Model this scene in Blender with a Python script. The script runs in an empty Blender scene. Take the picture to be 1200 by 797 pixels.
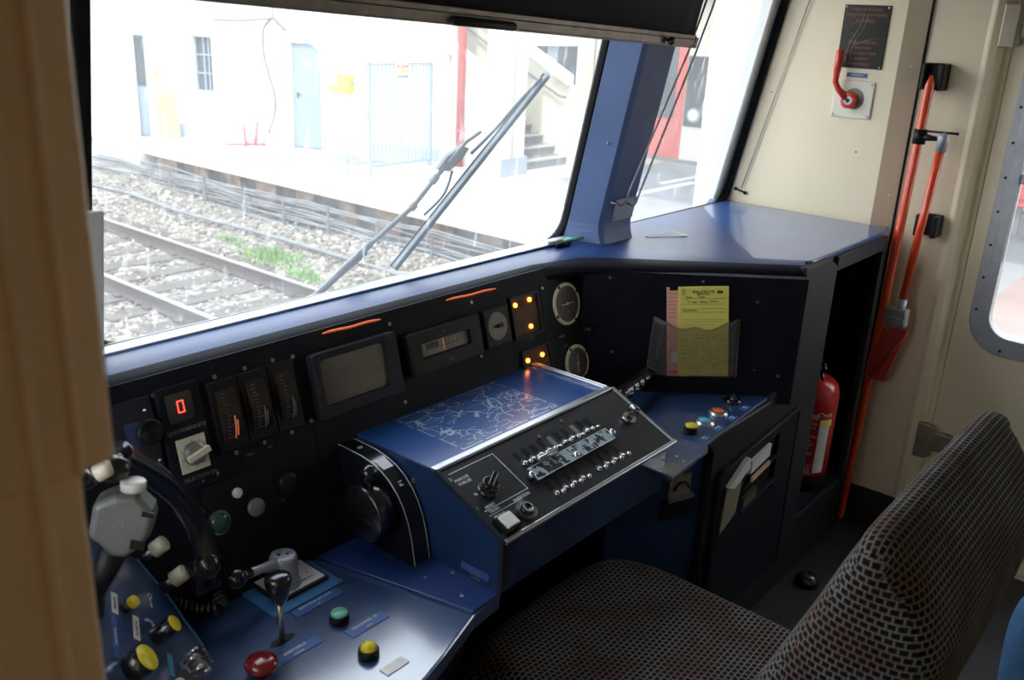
import bpy, bmesh, math, random
from mathutils import Vector, Matrix
random.seed(7)
PI = math.pi
scn = bpy.context.scene
col = scn.collection

# ------------------------------------------------------------------ camera model
F = 1085.0; CAM = Vector((0, 0, 1.5))
PITCH = math.radians(19.3); YAW = math.radians(51); ROLL = math.radians(2.8)
FW = Vector((math.sin(YAW)*math.cos(PITCH), math.cos(YAW)*math.cos(PITCH), -math.sin(PITCH)))
_r = Vector((math.cos(YAW), -math.sin(YAW), 0)); _u = _r.cross(FW)
RT = _r*math.cos(ROLL) + _u*math.sin(ROLL); UP = -_r*math.sin(ROLL) + _u*math.cos(ROLL)

def ray(x, y): return FW + RT*((x-600)/F) - UP*((y-398.5)/F)
def meet(x, y, P, n):
    r = ray(x, y); n = Vector(n); return CAM + r*((Vector(P)-CAM).dot(n)/r.dot(n))
def onX(x, y, v): return meet(x, y, (v, 0, 0), (1, 0, 0))
def onY(x, y, v): return meet(x, y, (0, v, 0), (0, 1, 0))
def onZ(x, y, v): return meet(x, y, (0, 0, v), (0, 0, 1))

class Frame:
    """a measured plane of the place: origin, two axes in it, its normal; point(u, v, w)"""
    def __init__(s, P, U, V):
        s.P = Vector(P); s.U = Vector(U).normalized(); s.V = Vector(V)
        s.N = s.U.cross(s.V).normalized(); s.V = s.N.cross(s.U).normalized()
        s.M = Matrix(((s.U.x, s.V.x, s.N.x, s.P.x), (s.U.y, s.V.y, s.N.y, s.P.y), (s.U.z, s.V.z, s.N.z, s.P.z), (0, 0, 0, 1)))
    def at(s, u, v, w=0): return s.P + s.U*u + s.V*v + s.N*w
    def T(s, u=0, v=0, w=0, rot=0): return s.M @ Matrix.Translation((u, v, w)) @ Matrix.Rotation(rot, 4, 'Z')
    def px(s, x, y):
        q = meet(x, y, s.P, s.N) - s.P; return q.dot(s.U), q.dot(s.V)

# ------------------------------------------------------------------ materials
def nodes(name):
    m = bpy.data.materials.new(name); m.use_nodes = True
    nt = m.node_tree; return m, nt, nt.nodes['Principled BSDF']
def mat(name, rgb, rough=.5, metal=0, var=.12, scale=30, bump=0, coat=0, spec=.5, emit=None, estr=0, bscale=None, alpha=None):
    m, nt, b = nodes(name)
    b.inputs['Roughness'].default_value = rough; b.inputs['Metallic'].default_value = metal
    b.inputs['Specular IOR Level'].default_value = spec
    b.inputs['Coat Weight'].default_value = coat; b.inputs['Coat Roughness'].default_value = .12
    tc = nt.nodes.new('ShaderNodeTexCoord'); nz = nt.nodes.new('ShaderNodeTexNoise')
    nz.inputs['Scale'].default_value = scale; nz.inputs['Detail'].default_value = 4
    nt.links.new(tc.outputs['Object'], nz.inputs['Vector'])
    rp = nt.nodes.new('ShaderNodeValToRGB'); nt.links.new(nz.outputs['Fac'], rp.inputs['Fac'])
    rp.color_ramp.elements[0].position = .3; rp.color_ramp.elements[1].position = .7
    lo = [c*(1-var) for c in rgb]; hi = [min(1, c*(1+var)) for c in rgb]
    rp.color_ramp.elements[0].color = (*lo, 1); rp.color_ramp.elements[1].color = (*hi, 1)
    nt.links.new(rp.outputs['Color'], b.inputs['Base Color'])
    if bump:
        n2 = nt.nodes.new('ShaderNodeTexNoise'); n2.inputs['Scale'].default_value = bscale or scale*4
        nt.links.new(tc.outputs['Object'], n2.inputs['Vector'])
        bp = nt.nodes.new('ShaderNodeBump'); bp.inputs['Strength'].default_value = bump; bp.inputs['Distance'].default_value = .002
        nt.links.new(n2.outputs['Fac'], bp.inputs['Height']); nt.links.new(bp.outputs['Normal'], b.inputs['Normal'])
    if emit:
        b.inputs['Emission Color'].default_value = (*emit, 1); b.inputs['Emission Strength'].default_value = estr
    if alpha is not None: b.inputs['Alpha'].default_value = alpha
    return m

M = {}
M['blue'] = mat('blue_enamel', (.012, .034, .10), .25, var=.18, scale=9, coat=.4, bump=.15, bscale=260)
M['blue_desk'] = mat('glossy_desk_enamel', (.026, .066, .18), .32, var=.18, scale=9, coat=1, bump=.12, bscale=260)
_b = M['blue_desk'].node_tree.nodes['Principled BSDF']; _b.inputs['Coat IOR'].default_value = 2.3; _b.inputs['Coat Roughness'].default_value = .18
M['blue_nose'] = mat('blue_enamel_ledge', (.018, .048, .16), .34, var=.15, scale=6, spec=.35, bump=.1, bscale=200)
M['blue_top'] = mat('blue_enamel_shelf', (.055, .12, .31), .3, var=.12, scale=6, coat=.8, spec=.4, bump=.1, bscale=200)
M['blue_pale'] = mat('greyed_blue_enamel', (.085, .14, .30), .4, var=.12, scale=8)
M['navy'] = mat('dark_navy_panel', (.0055, .0065, .012), .55, spec=.2, var=.25, scale=14, bump=.1, bscale=300)
M['frame'] = mat('slate_edge_trim', (.016, .017, .024), .5, spec=.25, var=.2, scale=12)
M['black'] = mat('black_plastic', (.008, .008, .009), .42, spec=.25, var=.2)
M['plate_black'] = mat('black_switch_plate', (.022, .023, .026), .38, var=.25, scale=60)
M['gloss_black'] = mat('glossy_black_plastic', (.01, .01, .012), .18, var=.2, coat=.5)
M['rubber'] = mat('black_rubber', (.009, .009, .010), .7, spec=.12, var=.2)
M['cream'] = mat('cream_wall_paint', (.84, .73, .52), .42, var=.035, scale=3, bump=.04, bscale=60)
M['cream_plate'] = mat('cream_plate_paint', (.8, .75, .62), .4, var=.04, scale=8)
M['jamb'] = mat('tan_partition_laminate', (.90, .60, .36), .5, var=.06, scale=5)
M['grey_wall'] = mat('pale_grey_paint', (.62, .63, .62), .5, var=.05, scale=4)
M['ceil'] = mat('off_white_ceiling', (.55, .53, .48), .6, var=.04)
M['alu'] = mat('brushed_aluminium', (.56, .57, .6), .32, 1, var=.08, scale=40)
M['chrome'] = mat('worn_chrome', (.7, .7, .72), .16, 1, var=.06)
M['steel'] = mat('dull_steel', (.4, .4, .42), .38, 1, var=.1)
M['greyalu'] = mat('grey_metal_frame', (.42, .43, .46), .45, .5, var=.08)
M['red'] = mat('red_lacquer', (.62, .035, .014), .26, var=.08, coat=.5)
M['pole_red'] = mat('orange_red_pole_lacquer', (.72, .07, .02), .22, var=.06, coat=.6)
M['dkred'] = mat('dark_red_button', (.22, .012, .015), .2, var=.1, coat=.6)
M['brick_red'] = mat('matt_red_plate', (.4, .035, .018), .5, var=.1)
M['white'] = mat('white_plastic', (.78, .77, .72), .35, var=.05)
M['ivory'] = mat('ivory_plastic', (.66, .61, .48), .4, var=.06)
M['yellow'] = mat('yellow_plastic', (.85, .68, .03), .35, var=.05)
M['green'] = mat('green_button', (.16, .52, .36), .35, var=.06)
M['dkgreen'] = mat('dark_green_lens', (.03, .10, .08), .2, var=.1, coat=.5)
M['ltblue'] = mat('light_blue_button', (.12, .5, .75), .3, var=.05)
M['orange'] = mat('orange_button', (.85, .16, .04), .35, var=.05)
M['greybtn'] = mat('grey_button', (.2, .19, .2), .4, var=.06)
M['label_blue'] = mat('blue_label_strip', (.04, .11, .34), .4, var=.1)
M['plate_blue'] = mat('light_blue_backing_plate', (.05, .19, .42), .35, var=.12, scale=20)
M['ink_white'] = mat('white_lettering', (.75, .78, .8), .5, var=.02)
M['ink_grey'] = mat('faded_grey_lettering', (.16, .17, .19), .5, var=.02)
M['ink_dark'] = mat('dark_ink', (.06, .06, .06), .6, var=.02)
M['ink_red'] = mat('red_ink', (.7, .05, .03), .6, var=.02)
M['paper_y'] = mat('yellow_paper', (.80, .72, .16), .75, var=.03)
M['paper_p'] = mat('pink_paper', (.80, .42, .33), .75, var=.03)
M['paper_w'] = mat('white_paper', (.75, .74, .72), .7, var=.04)
M['gauge'] = mat('brown_gauge_face', (.075, .062, .042), .35, var=.2, scale=60, coat=.3)
M['gauge_pale'] = mat('beige_gauge_face', (.26, .23, .17), .5, var=.1)
M['bezel'] = mat('cream_gauge_bezel', (.92, .80, .62), .4, var=.05)
M['screen'] = mat('dim_screen_glass', (.09, .078, .07), .16, var=.25, scale=18, coat=.6)
M['cover_glass'] = mat('dark_cover_glass', (.03, .022, .017), .25, var=.3, scale=30, spec=.3)
M['cluster'] = mat('brown_lamp_cover', (.10, .055, .03), .45, var=.5, scale=45, spec=.15)
M['notice'] = mat('black_notice_plate', (.022, .017, .013), .35, var=.4, scale=25, spec=.3)
M['sill'] = mat('pale_worn_sill_metal', (.55, .60, .68), .3, .3, var=.12, scale=25)
M['hinge'] = mat('beige_hinge_metal', (.36, .32, .25), .4, .5, var=.1)
M['paving'] = mat('pinkish_paving', (.30, .215, .195), .9, var=.1, scale=2)
M['led'] = mat('lit_red_digit', (.5, .01, .01), .4, emit=(1, .03, .02), estr=4)
M['lamp'] = mat('lit_orange_lamp', (.8, .25, .05), .4, emit=(1, .22, .03), estr=4)
M['lampslot'] = mat('orange_lamp_slot', (.5, .1, .03), .4, emit=(1, .14, .03), estr=.2)
M['dimlamp'] = mat('glowing_needle', (.5, .2, .1), .4, emit=(1, .25, .1), estr=.15)
M['floor'] = mat('dark_studded_rubber', (.02, .02, .021), .6, var=.3, scale=8, bump=.3, bscale=90)
M['carpet'] = mat('worn_black_base', (.015, .015, .015), .8)
M['ext_red'] = mat('extinguisher_red', (.5, .012, .012), .28, var=.05, coat=.4)
M['blind'] = mat('dark_blind_cloth', (.022, .022, .026), .8, var=.15, scale=4)
M['blindbar'] = mat('weathered_alu_bar', (.30, .27, .24), .4, .7, var=.15)
M['jeans'] = mat('blue_denim', (.10, .24, .48), .85, var=.2, scale=40, bump=.3)
M['skin'] = mat('skin', (.6, .38, .28), .5, var=.05)
M['hair'] = mat('brown_hair', (.05, .03, .02), .6)
M['shirt'] = mat('grey_shirt_cloth', (.2, .2, .22), .85)
M['shoe'] = mat('black_shoe_leather', (.02, .02, .02), .4)
M['gripgrey'] = mat('grey_cast_handle', (.15, .155, .15), .35, .2, var=.1)
# outdoors
M['o_white'] = mat('white_render', (.60, .58, .50), .9, var=.03, scale=1.2)
M['o_cream'] = mat('cream_render', (0.592, 0.560, 0.464), .9, var=.05, scale=1)
M['o_blue'] = mat('faded_blue_paint', (0.198, 0.242, 0.308), .7, var=.05)
M['o_skirt'] = mat('pale_blue_skirting', (0.310, 0.347, 0.397), .85, var=.08, scale=3)
M['o_glass'] = mat('dusty_dark_glass', (0.050, 0.060, 0.070), .25, var=.2, scale=2)
M['o_red'] = mat('station_red_paint', (0.525, 0.084, 0.070), .5, var=.06)
M['o_pink'] = mat('faded_red_pipe', (0.413, 0.075, 0.068), .6, var=.1)
M['o_wood'] = mat('pale_plywood', (.27, .21, .13), .8, var=.12, scale=5)
M['o_conc'] = mat('pale_platform_concrete', (0.420, 0.406, 0.378), .9, var=.12, scale=1.3)
M['o_coping'] = mat('white_coping', (.62, .61, .58), .9, var=.12, scale=2.2)
M['o_grey'] = mat('grey_step_concrete', (0.187, 0.182, 0.176), .9, var=.15, scale=5)
M['o_darkwall'] = mat('grimy_platform_wall', (0.120, 0.108, 0.096), .95, var=.5, scale=2.2, bump=.5, bscale=9)
M['o_pier'] = mat('rust_brown_pier', (0.176, 0.120, 0.080), .9, var=.4, scale=5)
M['o_cable'] = mat('grey_cable_sheath', (.13, .135, .14), .6, var=.3, scale=3)
M['o_rail'] = mat('rusty_rail', (0.090, 0.072, 0.060), .5, .4, var=.2)
M['o_railtop'] = mat('worn_rail_head', (0.315, 0.308, 0.301), .35, .6, var=.1)
M['o_sleeper'] = mat('oily_timber_sleeper', (0.075, 0.065, 0.055), .9, var=.3, scale=6)
M['o_stone'] = mat('ballast_stone', (0.162, 0.141, 0.120), .95, var=.5, scale=7)
M['o_grass'] = mat('bright_weeds', (.13, .24, .06), .8, var=.3, scale=8)
M['o_yellow'] = mat('yellow_box_paint', (0.600, 0.495, 0.090), .6, var=.06)
M['o_post'] = mat('pale_blue_rail_paint', (.24, .30, .36), .6, var=.05)
M['o_shade'] = mat('shaded_ground_grey', (0.255, 0.255, 0.262), .9, var=.12, scale=1.2)
M['wiper'] = mat('wiper_grey_paint', (.16, .18, .2), .4, .3, var=.2)
M['wiper_blue'] = mat('wiper_blue_grey', (.05, .12, .17), .4, .2, var=.15)

def ballast_mat():
    m, nt, b = nodes('ballast_bed'); L = nt.links
    tc = nt.nodes.new('ShaderNodeTexCoord'); v = nt.nodes.new('ShaderNodeTexVoronoi'); v.inputs['Scale'].default_value = 16
    L.new(tc.outputs['Object'], v.inputs['Vector'])
    rp = nt.nodes.new('ShaderNodeValToRGB'); sp = nt.nodes.new('ShaderNodeSeparateColor')
    L.new(v.outputs['Color'], sp.inputs[0]); L.new(sp.outputs[0], rp.inputs[0])
    rp.color_ramp.elements[0].color = (.05, .042, .035, 1); rp.color_ramp.elements[1].color = (.26, .235, .20, 1)
    L.new(rp.outputs[0], b.inputs['Base Color']); b.inputs['Roughness'].default_value = .95
    bp = nt.nodes.new('ShaderNodeBump'); bp.inputs['Distance'].default_value = .03; bp.invert = True
    L.new(v.outputs['Distance'], bp.inputs['Height']); L.new(bp.outputs[0], b.inputs['Normal']); return m
M['ballast'] = ballast_mat()

def fabric():
    m, nt, b = nodes('woven_seat_fabric'); L = nt.links
    uv = nt.nodes.new('ShaderNodeUVMap'); uv.uv_map = 'UVMap'
    br = nt.nodes.new('ShaderNodeTexBrick'); br.offset = .5
    br.inputs['Scale'].default_value = 1; br.inputs['Brick Width'].default_value = .0118; br.inputs['Row Height'].default_value = .0098
    br.inputs['Mortar Size'].default_value = .0021; br.inputs['Mortar Smooth'].default_value = 1
    br.inputs['Color1'].default_value = (.006, .006, .007, 1); br.inputs['Color2'].default_value = (.012, .010, .010, 1)
    nz = nt.nodes.new('ShaderNodeTexNoise'); nz.inputs['Scale'].default_value = 9
    rp = nt.nodes.new('ShaderNodeValToRGB'); L.new(uv.outputs[0], nz.inputs['Vector']); L.new(nz.outputs['Fac'], rp.inputs[0])
    rp.color_ramp.elements[0].position = .4; rp.color_ramp.elements[1].position = .62
    rp.color_ramp.elements[0].color = (.26, .25, .24, 1); rp.color_ramp.elements[1].color = (.21, .13, .105, 1)
    L.new(rp.outputs[0], br.inputs['Mortar']); L.new(uv.outputs[0], br.inputs['Vector'])
    L.new(br.outputs['Color'], b.inputs['Base Color'])
    b.inputs['Roughness'].default_value = .9; b.inputs['Specular IOR Level'].default_value = .2
    bp = nt.nodes.new('ShaderNodeBump'); bp.inputs['Strength'].default_value = .5; bp.inputs['Distance'].default_value = .002
    L.new(br.outputs['Fac'], bp.inputs['Height']); L.new(bp.outputs[0], b.inputs['Normal']); return m
M['fabric'] = fabric()

def scratched(rect):
    """blue enamel with a scratched rectangle, in the mesh's own coordinates"""
    m, nt, b = nodes('scratched_blue_enamel'); L = nt.links
    b.inputs['Roughness'].default_value = .3; b.inputs['Coat Weight'].default_value = .8; b.inputs['Coat IOR'].default_value = 1.8; b.inputs['Coat Roughness'].default_value = .2
    tc = nt.nodes.new('ShaderNodeTexCoord'); x0, x1, y0, y1 = rect
    def math_(op, a, c=None, d=None):
        n = nt.nodes.new('ShaderNodeMath'); n.operation = op
        for i, q in enumerate((a, c, d)):
            if q is None: continue
            if isinstance(q, (int, float)): n.inputs[i].default_value = q
            else: L.new(q, n.inputs[i])
        return n.outputs[0]
    sp = nt.nodes.new('ShaderNodeSeparateXYZ'); L.new(tc.outputs['Object'], sp.inputs[0])
    x, y = sp.outputs[0], sp.outputs[1]
    cx, cy, hx, hy = (x0+x1)/2, (y0+y1)/2, (x1-x0)/2, (y1-y0)/2
    dx = math_('SUBTRACT', math_('ABSOLUTE', math_('SUBTRACT', x, cx)), hx)
    dy = math_('SUBTRACT', math_('ABSOLUTE', math_('SUBTRACT', y, cy)), hy)
    d = math_('MAXIMUM', dx, dy)
    inside = math_('LESS_THAN', d, 0)
    edge = math_('LESS_THAN', math_('ABSOLUTE', d), .0013)
    nz = nt.nodes.new('ShaderNodeTexNoise'); nz.inputs['Scale'].default_value = 55; nz.inputs['Detail'].default_value = 3
    L.new(tc.outputs['Object'], nz.inputs['Vector'])
    en = math_('MULTIPLY', edge, math_('GREATER_THAN', nz.outputs['Fac'], .44))
    def scr(scale, th, nscale, nth, stretch):
        mp = nt.nodes.new('ShaderNodeMapping'); mp.inputs['Scale'].default_value = stretch; mp.inputs['Rotation'].default_value = (0, 0, .5)
        wn = nt.nodes.new('ShaderNodeTexNoise'); wn.inputs['Scale'].default_value = 12
        L.new(tc.outputs['Object'], wn.inputs['Vector'])
        ad = nt.nodes.new('ShaderNodeVectorMath'); ad.operation = 'MULTIPLY_ADD'; ad.inputs[1].default_value = (.06, .06, 0)
        L.new(wn.outputs['Color'], ad.inputs[0]); L.new(tc.outputs['Object'], ad.inputs[2])
        L.new(ad.outputs[0], mp.inputs[0])
        v = nt.nodes.new('ShaderNodeTexVoronoi'); v.feature = 'DISTANCE_TO_EDGE'; v.inputs['Scale'].default_value = scale
        L.new(mp.outputs[0], v.inputs['Vector'])
        line = math_('LESS_THAN', v.outputs['Distance'], th)
        n3 = nt.nodes.new('ShaderNodeTexNoise'); n3.inputs['Scale'].default_value = nscale
        L.new(tc.outputs['Object'], n3.inputs['Vector'])
        return math_('MULTIPLY', line, math_('GREATER_THAN', n3.outputs['Fac'], nth))
    s = math_('MAXIMUM', scr(20, .028, 20, .46, (1, 2.2, 1)), scr(34, .034, 16, .52, (1, 1.3, 1)))
    s = math_('MULTIPLY', s, inside)
    allm = math_('MAXIMUM', en, s)
    haze = math_('MULTIPLY', math_('MULTIPLY', inside, nz.outputs['Fac']), .12)
    allm = math_('MINIMUM', math_('ADD', math_('MULTIPLY', allm, .95), haze), 1)
    mx = nt.nodes.new('ShaderNodeMix'); mx.data_type = 'RGBA'
    L.new(allm, mx.inputs[0]); mx.inputs[6].default_value = (.012, .07, .26, 1); mx.inputs[7].default_value = (.42, .50, .62, 1)
    L.new(mx.outputs[2], b.inputs['Base Color']); return m

def worn_mat(name, base, wear, amt, scale):
    m, nt, b = nodes(name); L = nt.links
    tc = nt.nodes.new('ShaderNodeTexCoord'); nz = nt.nodes.new('ShaderNodeTexNoise'); nz.inputs['Scale'].default_value = scale; nz.inputs['Detail'].default_value = 6
    L.new(tc.outputs['Object'], nz.inputs['Vector'])
    rp = nt.nodes.new('ShaderNodeValToRGB'); L.new(nz.outputs['Fac'], rp.inputs[0])
    rp.color_ramp.elements[0].position = amt; rp.color_ramp.elements[1].position = amt+.03
    rp.color_ramp.elements[0].color = (*base, 1); rp.color_ramp.elements[1].color = (*wear, 1)
    L.new(rp.outputs[0], b.inputs['Base Color']); b.inputs['Roughness'].default_value = .35; b.inputs['Coat Weight'].default_value = .3; return m
M['blue_worn'] = worn_mat('chipped_blue_enamel', (.016, .045, .18), (.45, .48, .55), .70, 45)
M['pattern_metal'] = worn_mat('rubbed_dark_metal', (.34, .44, .5), (.015, .017, .02), .5, 70)

def glass(name, dirt, streak):
    m = bpy.data.materials.new(name); m.use_nodes = True; nt = m.node_tree; L = nt.links
    for n in list(nt.nodes): nt.nodes.remove(n)
    out = nt.nodes.new('ShaderNodeOutputMaterial')
    tr = nt.nodes.new('ShaderNodeBsdfTransparent'); tr.inputs[0].default_value = (.95, .965, .965, 1)
    gl = nt.nodes.new('ShaderNodeBsdfGlossy'); gl.inputs['Roughness'].default_value = .02
    df = nt.nodes.new('ShaderNodeBsdfTranslucent'); df.inputs[0].default_value = (.86, .9, .95, 1)
    lw = nt.nodes.new('ShaderNodeLayerWeight'); lw.inputs[0].default_value = .5
    pw = nt.nodes.new('ShaderNodeMath'); pw.operation = 'POWER'; pw.inputs[1].default_value = 5; L.new(lw.outputs['Facing'], pw.inputs[0])
    fr = nt.nodes.new('ShaderNodeMath'); fr.operation = 'MULTIPLY_ADD'; fr.inputs[1].default_value = .5; fr.inputs[2].default_value = .025; L.new(pw.outputs[0], fr.inputs[0])
    m1 = nt.nodes.new('ShaderNodeMixShader'); L.new(fr.outputs[0], m1.inputs[0]); L.new(tr.outputs[0], m1.inputs[1]); L.new(gl.outputs[0], m1.inputs[2])
    tc = nt.nodes.new('ShaderNodeTexCoord')
    mp = nt.nodes.new('ShaderNodeMapping'); mp.inputs['Scale'].default_value = (26, 26, 3.5); L.new(tc.outputs['Object'], mp.inputs[0])
    n1 = nt.nodes.new('ShaderNodeTexNoise'); n1.inputs['Scale'].default_value = 2.4; n1.inputs['Detail'].default_value = 5; L.new(mp.outputs[0], n1.inputs['Vector'])
    r1 = nt.nodes.new('ShaderNodeValToRGB'); L.new(n1.outputs['Fac'], r1.inputs[0])
    r1.color_ramp.elements[0].position = .62; r1.color_ramp.elements[1].position = .75
    r1.color_ramp.elements[0].color = (0, 0, 0, 1); r1.color_ramp.elements[1].color = (1, 1, 1, 1)
    n2 = nt.nodes.new('ShaderNodeTexNoise'); n2.inputs['Scale'].default_value = 3; n2.inputs['Detail'].default_value = 3; L.new(tc.outputs['Object'], n2.inputs['Vector'])
    a = nt.nodes.new('ShaderNodeMath'); a.operation = 'MULTIPLY'; a.inputs[1].default_value = streak; L.new(r1.outputs[0], a.inputs[0])
    c = nt.nodes.new('ShaderNodeMath'); c.operation = 'MULTIPLY'; c.inputs[1].default_value = dirt*2; L.new(n2.outputs['Fac'], c.inputs[0])
    d = nt.nodes.new('ShaderNodeMath'); d.operation = 'ADD'; L.new(a.outputs[0], d.inputs[0]); L.new(c.outputs[0], d.inputs[1])
    m2 = nt.nodes.new('ShaderNodeMixShader'); L.new(d.outputs[0], m2.inputs[0]); L.new(m1.outputs[0], m2.inputs[1]); L.new(df.outputs[0], m2.inputs[2])
    L.new(m2.outputs[0], out.inputs[0]); return m
M['glass'] = glass('dusty_windscreen_glass', .05, .22)
M['glass_clean'] = glass('door_glass', .04, .03)
def film():
    m = bpy.data.materials.new('clear_plastic_film'); m.use_nodes = True; nt = m.node_tree; L = nt.links
    for n in list(nt.nodes): nt.nodes.remove(n)
    out = nt.nodes.new('ShaderNodeOutputMaterial'); tr = nt.nodes.new('ShaderNodeBsdfTransparent'); tr.inputs[0].default_value = (.86, .84, .8, 1)
    gl = nt.nodes.new('ShaderNodeBsdfGlossy'); gl.inputs['Roughness'].default_value = .2; df = nt.nodes.new('ShaderNodeBsdfDiffuse'); df.inputs[0].default_value = (.5, .48, .46, 1)
    a = nt.nodes.new('ShaderNodeMixShader'); a.inputs[0].default_value = .06; L.new(tr.outputs[0], a.inputs[1]); L.new(gl.outputs[0], a.inputs[2])
    b = nt.nodes.new('ShaderNodeMixShader'); b.inputs[0].default_value = .05; L.new(a.outputs[0], b.inputs[1]); L.new(df.outputs[0], b.inputs[2])
    L.new(b.outputs[0], out.inputs[0]); return m
M['film'] = film()
M['film_fold'] = mat('milky_film_fold', (.22, .20, .20), .3, var=.2, alpha=.45)

# ------------------------------------------------------------------ mesh builder
class MB:
    def __init__(s): s.v = []; s.f = []; s.m = []; s.sm = []; s.uv = None; s.mats = []; s.T = Matrix.Identity(4); s.gs = []
    def g(s): s.gs.append((len(s.v), len(s.f))); return s
    def mi(s, m):
        if m is None: return -1
        if m not in s.mats: s.mats.append(m)
        return s.mats.index(m)
    def add(s, vs, fs, m=None, smooth=False, T=None):
        T = s.T @ T if T is not None else s.T
        o = len(s.v); s.v += [T @ Vector(p) for p in vs]; k = s.mi(m)
        for f in fs: s.f.append([o+i for i in f]); s.m.append(k); s.sm.append(smooth)
        return s
    def box(s, x0, x1, y0, y1, z0, z1, m=None, T=None):
        vs = [(x, y, z) for z in (z0, z1) for y in (y0, y1) for x in (x0, x1)]
        return s.add(vs, [(0, 2, 3, 1), (4, 5, 7, 6), (0, 1, 5, 4), (1, 3, 7, 5), (3, 2, 6, 7), (2, 0, 4, 6)], m, False, T)
    def prism(s, pts, a, b, m=None, T=None):
        """polygon in XY extruded z a..b"""
        n = len(pts); vs = [(p[0], p[1], a) for p in pts] + [(p[0], p[1], b) for p in pts]
        fs = [tuple(range(n-1, -1, -1)), tuple(range(n, 2*n))] + [(i, (i+1) % n, n+(i+1) % n, n+i) for i in range(n)]
        return s.add(vs, fs, m, False, T)
    def slab(s, pts, d, m=None):
        """planar 3-D polygon given a thickness vector"""
        n = len(pts); d = Vector(d); vs = [Vector(p) for p in pts] + [Vector(p)+d for p in pts]
        fs = [tuple(range(n-1, -1, -1)), tuple(range(n, 2*n))] + [(i, (i+1) % n, n+(i+1) % n, n+i) for i in range(n)]
        return s.add(vs, fs, m)
    def lathe(s, prof, m=None, T=None, n=28, smooth=True):
        """profile [(r, z)...] about Z"""
        vs = []; fs = []
        for r, z in prof:
            for i in range(n): a = 2*PI*i/n; vs.append((r*math.cos(a), r*math.sin(a), z))
        for k in range(len(prof)-1):
            for i in range(n): j = (i+1) % n; fs.append((k*n+i, k*n+j, (k+1)*n+j, (k+1)*n+i))
        fs.append(tuple(range(n-1, -1, -1))); o = (len(prof)-1)*n; fs.append(tuple(range(o, o+n)))
        return s.add(vs, fs, m, smooth, T)
    def cyl(s, r, z0, z1, m=None, T=None, n=24, bev=0):
        pr = [(r, z0), (r, z1)] if not bev else [(r-bev, z0), (r, z0+bev), (r, z1-bev), (r-bev, z1)]
        return s.lathe(pr, m, T, n, False if not bev else True)
    def ring(s, r0, r1, z0, z1, m=None, T=None, n=32):
        vs = []; fs = []
        for r, z in ((r0, z0), (r1, z0), (r1, z1), (r0, z1)):
            for i in range(n): a = 2*PI*i/n; vs.append((r*math.cos(a), r*math.sin(a), z))
        for k in range(4):
            for i in range(n): j = (i+1) % n; q = (k+1) % 4; fs.append((k*n+i, k*n+j, q*n+j, q*n+i))
        return s.add(vs, fs, m, False, T)
    def tube(s, pts, r, m=None, n=10, T=None, closed=False):
        pts = [Vector(p) for p in pts]; N = len(pts); rs = r if isinstance(r, (list, tuple)) else [r]*N
        vs = []; fs = []; up = None
        for i, p in enumerate(pts):
            if closed: d = pts[(i+1) % N]-pts[i-1]
            else: d = pts[min(i+1, N-1)]-pts[max(i-1, 0)]
            d.normalize()
            if up is None: up = Vector((0, 0, 1)) if abs(d.z) < .9 else Vector((1, 0, 0))
            x = up.cross(d)
            if x.length < 1e-4: x = Vector((1, 0, 0)).cross(d)
            x.normalize(); y = d.cross(x); up = y
            for k in range(n): a = 2*PI*k/n; vs.append(p+(x*math.cos(a)+y*math.sin(a))*rs[i])
        R = N if closed else N-1
        for i in range(R):
            for k in range(n): j = (k+1) % n; q = (i+1) % N; fs.append((i*n+k, i*n+j, q*n+j, q*n+k))
        if not closed: fs.append(tuple(range(n-1, -1, -1))); fs.append(tuple(range((N-1)*n, N*n)))
        return s.add(vs, fs, m, True, T)
    def sphere(s, c, r, m=None, n=16, sc=(1, 1, 1), T=None):
        c = Vector(c); k = n//2
        pr = [(max(1e-5, math.sin(PI*i/k)), -math.cos(PI*i/k)) for i in range(k+1)]
        TT = Matrix.Translation(c) @ Matrix.Diagonal((r*sc[0], r*sc[1], r*sc[2], 1))
        return s.lathe(pr, m, (T @ TT) if T is not None else TT, n)
    def grid(s, P, nu, nv, m=None, closed_u=False, smooth=True):
        vs = []; fs = []
        for j in range(nv):
            for i in range(nu): vs.append(P(i, j))
        for j in range(nv-1):
            for i in range(nu if closed_u else nu-1):
                k = (i+1) % nu; fs.append((j*nu+i, j*nu+k, (j+1)*nu+k, (j+1)*nu+i))
        return s.add(vs, fs, m, smooth)
    def text(s, txt, size, T, m=None, depth=.0002):
        vs, fs = text_mesh(txt, size, depth); return s.add(vs, fs, m, False, T)
    def parts(s, name, m=None, parent=None, **k):
        """one object for each piece started with g()"""
        G = s.gs+[(len(s.v), len(s.f))]; out = []
        for (v0, f0), (v1, f1) in zip(G, G[1:]):
            q = MB(); q.v = s.v[v0:v1]; q.f = [[i-v0 for i in f] for f in s.f[f0:f1]]; q.m = s.m[f0:f1]; q.sm = s.sm[f0:f1]; q.mats = s.mats
            out.append(q.build(name, m, parent, loc=q.v[0], **k))
        return out
    def build(s, name, m=None, parent=None, loc=None, bevel=0, seg=2, **tags):
        base = Vector(loc) if loc is not None else (parent_loc(parent) if parent else Vector((0, 0, 0)))
        me = bpy.data.meshes.new(name)
        me.from_pydata([tuple(p-base) for p in s.v], [], s.f)
        use = sorted(set(s.m)); ms = [m if k < 0 else s.mats[k] for k in use]
        for q in ms: me.materials.append(q)
        for i, p in enumerate(me.polygons): p.material_index = use.index(s.m[i]); p.use_smooth = s.sm[i]
        me.update()
        o = bpy.data.objects.new(name, me); col.objects.link(o)
        pl_ = parent_loc(parent) if parent else Vector((0, 0, 0))
        o.parent = parent; o.location = base - pl_
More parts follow.
